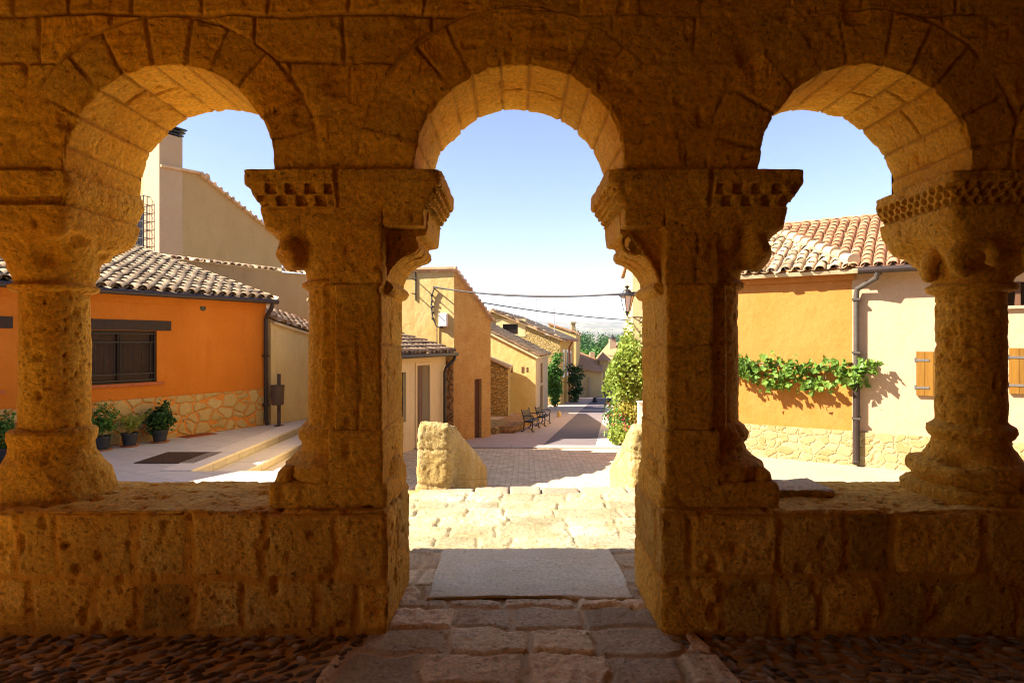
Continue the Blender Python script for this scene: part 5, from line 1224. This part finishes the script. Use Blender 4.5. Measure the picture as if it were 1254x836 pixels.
b = MB(); b.fbox(fr_, -3.4, -.10, -.05, .045, RZ-.6, .10); b.build('stone_foot', M['rubble_p'], h)
b = MB(); b.fbox(fr_, -3.5, -.02, -.02, .16, RE-.06, RE+.03); b.fbox(fr_, -3.45, -.06, .002, .06, RE-.16, RE-.06); b.build('eave_board', M['orange2'], h)
SvR = np.array([-fr_.n[0], -fr_.n[1], SR]); UR = np.array([*fr_.d, 0.]); OR = np.array(fr_(-3.5, .22, RE-.02)); cosr = math.hypot(1, SR); LR = (DR/2+.22)*cosr
hipu = lambda u, v: u-3.5 < -.02-1.95*(v/LR)
b = MB(); roof_bed(b, OR, UR, SvR, 3.5, LR, .06); roof_bed(b, fr_(-3.5, -DR-.2, RE-.02), UR, np.array([fr_.n[0], fr_.n[1], SR]), 3.5, LR, .06); b.build('roof', M['mortar'], h)
tile_roof('roof_tiles', OR, UR, SvR, 3.5, LR, M['tile_old'], h, .185, .29, mask=lambda u, v: hipu(u, v), seed=41, r=.077, jit=1.3)
b = MB(); p0, p1 = np.array(fr_(-.06, .20, RE+.10)), np.array(fr_(-2.0, -DR/2, zr_+.12))
for t in np.linspace(0, .95, 13):
    a = p0+(p1-p0)*t; c = p0+(p1-p0)*(t+.085); b.tube([a+[0, 0, .035], c], [.105, .085], 10, random.uniform(-1, 1))
b.build('hip_tiles', M['tile_old'], h)
h = empty('shutter_house', (7.5, 8.7, RZ), 'sunlit cream house with red roof tiles and pine shutters, right', 'house')
b = MB(); b.wall(fr_, -.10, 6.2, RZ-.6, RE-.01, [(1.84, 2.55, 2.06, 2.40, .14)]); gable_back(b, -.10, 6.2, DR, RE-.01, zr_, RZ-.6); b.build('wall', M['cream'], h)
b = MB(); b.fbox(fr_, -.095, 6.2, -.05, .04, RZ-.6, .095); b.build('stone_foot', M['rubble_p'], h)
b = MB(); O2 = np.array(fr_(-.08, .24, RE-.02)); roof_bed(b, O2, UR, SvR, 6.4, LR, .06); roof_bed(b, fr_(-.08, -DR-.2, RE-.02), UR, np.array([fr_.n[0], fr_.n[1], SR]), 6.4, LR, .06); b.build('roof', M['mortar'], h)
tile_roof('roof_tiles', OR, UR, SvR, 9.8, LR+.06, M['tile_red'], h, .180, .27, mask=lambda u, v: not hipu(u, v), seed=42, r=.076, jit=.5, lift=.004)
b = MB()
for u in np.arange(-3.4, 6.2, .36): b.tube([np.array(fr_(u, -DR/2, zr_+.09)), np.array(fr_(u+.40, -DR/2, zr_+.075))], [.10, .088], 10, random.uniform(-1, 1))
b.build('ridge_tiles', M['tile_red'], h)
b = MB(); b.tube([fr_(.0, .29, RE-.045), fr_(6.3, .29, RE-.045)], .055, 10)
for u in np.arange(.3, 6, .7): b.fbox(fr_, u-.015, u+.015, .0, .29, RE-.10, RE-.085)
b.build('gutter', M['gutter'], h)
b = MB(); b.tube([fr_(.26, .29, RE-.08), fr_(.25, .27, RE-.17), fr_(.10, .16, RE-.25), fr_(-.02, .10, RE-.32), fr_(-.035, .09, RE-.42), fr_(-.035, .09, .88)], .042, 12); dp = b.build('downpipe', M['pipe'], h)
b = MB(); b.tube([fr_(-.035, .09, .88), fr_(-.035, .09, RZ+.10), fr_(-.035, .13, RZ+.05)], .050, 12); b.build('lower_pipe', M['gutter'], dp)
for z in (2.2, 1.35, .3): b = MB(); b.fbox(fr_, -.095, .025, .0, .145, z, z+.035); b.build('pipe_clip', M['pipe'], dp)
def shutter(u0, u1, z0, z1):
    b = MB(); n_ = 5; w_ = (u1-u0)/n_
    for k in range(n_): b.fbox(fr_, u0+w_*k+.003, u0+w_*(k+1)-.003, .02, .052, z0, z1, random.uniform(-1, 1))
    b.fbox(fr_, u0+.005, u1-.005, .012, .022, z0+.004, z1-.004); s = b.build('shutter', M['shutter'], h)
    for z in (z0+.12, z1-.13):
        b = MB(); b.fbox(fr_, u0-.02, u0+.17, .052, .060, z-.016, z+.016); b.tube([fr_(u0-.01, .05, z-.035), fr_(u0-.01, .05, z+.035)], .014, 8); b.build('hinge', M['steel'], s)
shutter(.765, 1.33, .72, 1.39); shutter(1.885, 2.45, .80, 1.45)
b = MB(); b.fbox(fr_, 1.84, 2.55, -.138, -.08, 2.06, 2.40); w = b.build('window', M['glass'], h)
b = MB(); b.fbox(fr_, 1.96, 2.02, -.08, .01, 2.06, 2.40); b.fbox(fr_, 1.84, 1.87, -.08, .01, 2.06, 2.40); b.build('frame', M['doorwood'], w); b = MB(); b.fbox(fr_, 1.80, 2.6, .0, .06, 2.015, 2.056); b.build('sill', M['cream'], w)
# vine trained along the wall
e = empty('grape_vine', fr_(-1.0, .12, .7), 'bright green vine trained along the apricot wall', 'vine')
r_ = np.random.default_rng(5); pts = []; tn = []
b = MB(); st = [fr_(-3.3, .10, 1.2), fr_(-2.2, .12, 1.23), fr_(-1.2, .11, 1.14), fr_(-.3, .12, 1.14), fr_(.12, .12, 1.16)]; b.tube(st, [.02, .018, .016, .012, .008], 6)
for k in range(80):
    u = r_.uniform(-3.3, .22); cz = np.interp(u, [-3.4, -2.2, -1.2, -.5, .2], [1.16, 1.20, 1.10, 1.07, 1.12]); dr = r_.uniform(.0, .40)*np.interp(u, [-3.4, -2.1, -1.5, -.8, -.3, .2], [.4, .5, 1.1, 1.0, 1.0, .8])
    c = np.array(fr_(u, r_.uniform(.06, .24), cz+.10-dr)); m = r_.integers(9, 22)
    pts.append(c+r_.normal(size=(m, 3))*[.085, .05, .062]); tn += [r_.uniform(-.7, .7)]*m
    if k % 3 == 0: b.tube([fr_(u, .12, cz+.02), c], .006, 5)
b.build('stem', M['bark'], e)
pts = np.concatenate(pts); leafmesh('foliage', pts, .105, M['leaf_vine'], e, 8, .35, tone=np.array(tn)+r_.uniform(-.3, .3, len(tn)), out=np.tile([*(fr_.n*.9), .2], (len(pts), 1)), asp=.95)

# street lamp on a wall bracket
L0 = P(768, 386, 12.5); e = empty('street_lamp', L0, 'black wall lantern with frosted panes on a scrolled bracket by the right pier', 'street lamp')
b = MB(); s = 12.5/F0; k4 = 6
b.lathe(L0, [(.012, 0), (.03, .02), (.03, .05), (.05, .07), (.055, .075)], 10); b.build('lamp_base', M['iron'], e)
b = MB(); b.lathe(L0+[0, 0, .078], [(.058, 0), (.125, .30), (.128, .305)], k4); b.build('lamp_glass', M['lampglass'], e)
b = MB()
for k in range(k4):
    a = 2*math.pi*k/k4; b.tube([L0+[.060*math.cos(a), .060*math.sin(a), .075], L0+[.132*math.cos(a), .132*math.sin(a), .385]], .008, 5)
b.build('lamp_frame', M['iron'], e)
b = MB(); b.lathe(L0+[0, 0, .384], [(.13, 0), (.165, .0), (.165, .014), (.10, .06), (.085, .10), (.055, .13), (.02, .14), (.02, .16), (.05, .185), (.05, .20), (.01, .215)], 12); b.build('lamp_cap', M['iron'], e)
wl = np.array([3.06, 12.38, L0[2]+.0]); b = MB(); b.tube([L0+[0, 0, .01], L0+[.02, 0, -.05], L0+[.12, 0, -.04], wl+[-.05, 0, -.04]], .014, 6)
pts = [L0+np.array([.14+.45*t, -.05*t, -.05-.10*math.sin(t*math.pi)]) for t in np.linspace(0, 1, 12)]; b.tube(pts, .010, 6)
b.tube([L0+[.3+.05*math.cos(a), -.02, -.10+.05*math.sin(a)] for a in np.linspace(0, 5, 12)], .009, 5); b.box(wl-[.06, .03, .22], wl+[.03, .03, .06]); b.build('bracket', M['rust'], e)

# yellow house beyond the tree
h = empty('side_house', (6.2, 23, -1.4), 'bright cream house beyond the lamp, mostly behind the right pier', 'house')
b = MB(); b.prism([(3.88, 20), (6.5, 19.6), (8, 29), (5.4, 30)], [-2.5]*4, [4.6]*4); b.build('wall', M['lowcream'], h)
b = MB(); b.prism([(3.85, 19.95), (6.6, 19.5), (8.1, 29.3), (5.3, 30.3)], [4.61]*4, [4.75]*4); b.build('roof', M['tile_red'], h)
V = MB(); V.box((3.20, 15.7, -.95), (3.34, 15.85, .0)); V.box((3.18, 15.68, .0), (3.36, 15.87, .03)); o = V.build('utility_post', M['white']); tag(o, 'narrow white post at the edge of the right pier behind the flowers', 'post')
# tree, yellowing shrub and flowers along the right pavement
e = empty('leafy_tree', (3.12, 17.2, street_z(17.2)), 'bright green leafy tree beside the street, left of the right pier', 'tree')
p, t, o_, cc = clumpy((3.12, 17.2, .85), (.66, .9, 1.30), 100, 62, .15, 51, .35)
k = p[:, 0] > (np.interp(p[:, 2], [-.6, .3, .75, 1.3, 2.2], [735, 738, 743, 756, 767])-CX)/F0*p[:, 1]; p, t, o_ = p[k], t[k], o_[k]
leafmesh('crown', p, .115, M['leaf_lime'], e, 52, .35, tone=t, out=o_, asp=.75)
b = MB(); z0 = street_z(17.2); b.tube([(3.15, 17.2, z0), (3.10, 17.2, -.4), (3.16, 17.2, .5), (3.1, 17.25, 1.3)], [.10, .08, .06, .03], 8)
for q_ in cc[::5]: b.tube([(3.12, 17.2, min(q_[2]-.2, .5)), (np.array([3.12, 17.2, q_[2]-.1])+q_)/2, q_], [.03, .02, .008], 5)
b.build('trunk', M['bark'], e)
e = empty('yellowing_shrub', (2.98, 16.4, street_z(16.4)), 'yellowing shrub under the tree beside the flowers', 'shrub')
p, t, o_, cc = clumpy((2.98, 16.4, -.45), (.34, .4, .48), 30, 40, .09, 55, .3); leafmesh('foliage', p, .10, M['leaf_yell'], e, 56, .3, tone=t, out=o_)
b = MB()
for q_ in cc[::3]: b.tube([(2.98, 16.4, street_z(16.4)), q_], .012, 5)
b.build('stem', M['bark'], e)
def flowers(x, y, rx, ry, hh, seed, label, mleaf, npet):
    z0 = float(street_z(y)); e = empty('flower_bush', (x, y, z0), label, 'flowers', 'flowering plants along the right pavement')
    p, t, o_, cc = clumpy((x, y, z0+hh*.55), (rx, ry, hh*.5), 46, 34, .085, seed, .35); leafmesh('foliage', p, .085, mleaf, e, seed, .4, tone=t, out=o_)
    p, t, o_, _ = clumpy((x, y, z0+hh*.62), (rx*1.02, ry*1.02, hh*.52), npet, 9, .022, seed+3, .95); leafmesh('blossom', p, .05, M['petal'], e, seed+1, .5, out=o_)
    b = MB()
    for q_ in cc[::4]: b.tube([(x, y, z0), q_], .008, 4)
    b.build('stem', M['bark'], e)
flowers(2.62, 15.0, .26, .34, .5, 71, 'nearest flowering plant, lime green leaves by the right stair parapet', M['leaf_lime'], 16)
flowers(2.86, 16.3, .32, .6, .75, 72, 'middle flowering plant with pink blossoms over dark leaves', M['leaf_mid'], 30)
flowers(3.10, 18.3, .36, .8, .85, 73, 'farthest flowering plant with red-pink blossoms under the tree', M['leaf_mid'], 22)

# overhead cables
def cable(name, a, c, sag, r, label, n=28):
    a, c = np.array(a, float), np.array(c, float); b = MB()
    pts = [a+(c-a)*t-np.array([0, 0, sag*4*t*(1-t)]) for t in np.linspace(0, 1, n)]; b.tube(pts, r*1.25, 6); o = b.build(name, M['cable'], None, True); tag(o, label, 'cable', 'cables across the street')
A0 = np.array(fz_(.50, .20, 2.96))
cable('overhead_cable', A0, P(790, 357, 12.35), .17, .017, 'upper thick cable from the meter-box house to the lamp wall')
cable('overhead_cable', A0+[.0, 0, -.03], P(790, 359, 12.36)+[0, 0, -.01], .11, .008, 'thin cable running just above and beside the thick one')
cable('overhead_cable', np.array([*fs(1.05, .03, 0)[:2], 2.62]), P(772, 392, 20), .06, .014, 'lower cable leaving the sloping roof edge of the ochre house')

# ================================================================== far wood and hills
def wood():
    r_ = np.random.default_rng(9); P_, T_, O_ = [], [], []
    for k in range(120):
        Y = r_.uniform(150, 300); px = r_.uniform(560, 960); X = (px-CX)/F0*Y; z0 = float(gz(np.array(Y)))-.5; top = CAMZ+(CY-np.interp(px, [560, 692, 704, 760, 800, 960], [424, 422, 405, 407, 409, 404])-r_.uniform(-1, 7))/F0*Y
        hh = max(6, top-z0); rad = r_.uniform(2.2, 3.6)
        p, t, o_, _ = clumpy((X, Y, z0+hh*.55), (rad, rad, hh*.47), 30, 50, .8, 200+k, .4, 1.3); P_.append(p); T_.append(t*.5+r_.uniform(-.6, .6)); O_.append(o_)
    p = np.concatenate(P_); o = leafmesh('woodland', p, .75, M['leaf_far'], None, 3, .3, (30, 220, -15), np.concatenate(T_), np.concatenate(O_)); o['kind'] = 'stuff'
wood()
for k, (px, py0, py1, Y, lab) in enumerate(((733, 426, 452, 110, 'light green round tree in front of the dark wood'), (716, 428, 447, 120, 'smaller light green tree above the far cream house'))):
    a, c = P(px, py1, Y), P(px, py0, Y); w = (c[2]-a[2])*.45; z0 = float(gz(np.array(Y))); e = empty('broadleaf_tree', (a[0], Y, z0), lab, 'tree', 'lighter trees below the village')
    p, t, o_, cc = clumpy((a[0], Y, (a[2]+c[2])/2), (w, w, (c[2]-a[2])*.5), 40, 40, .4, 300+k, .4); leafmesh('crown', p, .55, M['leaf_mid'], e, k, .3, tone=t, out=o_)
    b = MB(); b.tube([(a[0], Y, z0), (a[0], Y, c[2]-w)], [.3, .1], 7); b.build('trunk', M['bark'], e)
def hills():
    t = NT('hill_fields'); p = t.pos((.004, .0016, .004))
    col = t.mix(t.ramp(t.noise(p, 1.4, 5, .6), (.42, 0), (.52, 1)), (.22, .18, .125), (.13, .115, .10))
    col = t.mix(t.ramp(t.noise(p, 3.0, 6, .65), (.5, 0), (.6, 1)), col, (.065, .08, .05)); t.set(Base__Color=col, Roughness=1.0)
    ys = np.linspace(900, 7000, 120); xs = np.linspace(-5000, 6000, 160); X, Y = np.meshgrid(xs, ys)
    e = np.interp(Y, [900, 1500, 2600, 3800, 5200, 6200, 7000], [-15.5, -14, 10, 60, 172, 176, 150]); q = np.stack([X/900, Y/700, X*0], -1)
    Z = e*(1+.10*fbm(q, 4, 3))+np.where(Y > 1200, 6*fbm(q*3, 3, 6), 0)
    Z = Z+34*np.exp(-((X-230)/190)**2-((Y-1500)/260)**2)
    struct(mk('hills', np.stack([X, Y, Z], -1), gridfaces(*X.shape), t.m, None, None, True, (500, 4000, 0)))
hills()
EXPO = 2.3; HAZE = 0.00006
# ================================================================== light, air, camera
LX, LY, LZ = 1.0, .19, .86
ld = Vector((LX, LY, -LZ)).normalized()
sun = bpy.data.lights.new('sun', 'SUN'); sun.energy = 4.2; sun.angle = math.radians(.53); sun.color = (1, .93, .80)
so = bpy.data.objects.new('sun', sun); COL.objects.link(so); so.rotation_euler = ld.to_track_quat('-Z', 'Y').to_euler(); so.location = (-20, 0, 20)
w = bpy.data.worlds.new('World'); SC.world = w; w.use_nodes = True; nt = w.node_tree
sky = nt.nodes.new('ShaderNodeTexSky'); sky.sky_type = 'NISHITA'; sky.sun_disc = False
sky.sun_elevation = math.atan2(LZ, math.hypot(LX, LY)); sky.sun_rotation = math.atan2(-LX, -LY)
sky.altitude = 850; sky.air_density = 1.0; sky.dust_density = 1.0; sky.ozone_density = 4.5
bg = nt.nodes['Background']; bg.inputs[1].default_value = .059; tint = nt.nodes.new('ShaderNodeMix'); tint.data_type = 'RGBA'; tint.blend_type = 'MULTIPLY'; tint.inputs[0].default_value = 1; tint.inputs[7].default_value = (1.19, .97, .95, 1)
nt.links.new(sky.outputs[0], tint.inputs[6]); nt.links.new(tint.outputs[2], bg.inputs[0])
cam = bpy.data.cameras.new('camera'); cam.sensor_width = 36; cam.lens = 36*F0/1254; cam.clip_start = .05; cam.clip_end = 20000
co = bpy.data.objects.new('camera', cam); COL.objects.link(co); co.location = (0, 0, CAMZ); co.rotation_euler = (math.pi/2, 0, 0); SC.camera = co
SC.view_settings.view_transform = 'Standard'; SC.view_settings.look = 'None'; SC.view_settings.gamma = 1; SC.view_settings.exposure = EXPO
cy = SC.cycles; cy.pixel_filter_type = 'BLACKMAN_HARRIS'; cy.filter_width = 1.15; cy.use_denoising = True; cy.max_bounces = 10; cy.diffuse_bounces = 7; cy.sample_clamp_indirect = 8
try: cy.denoiser = 'OPENIMAGEDENOISE'; cy.denoising_input_passes = 'RGB_ALBEDO_NORMAL'; cy.denoising_prefilter = 'ACCURATE'
except Exception: pass
# the valley's air
hz = MB(); hz.box((-6500, -60, -20), (6600, 9200, 330)); t = NT('haze_air'); t.t.nodes.remove(t.bsdf)
vol = t.n('ShaderNodeVolumePrincipled', Color=(.86, .90, 1, 1), Density=HAZE, Anisotropy=.0); t.t.links.new(vol.outputs[0], t.out.inputs['Volume'])
if HAZE > 0: o = hz.build('haze', t.m, None, False, (0, 0, 0)); o['kind'] = 'stuff'
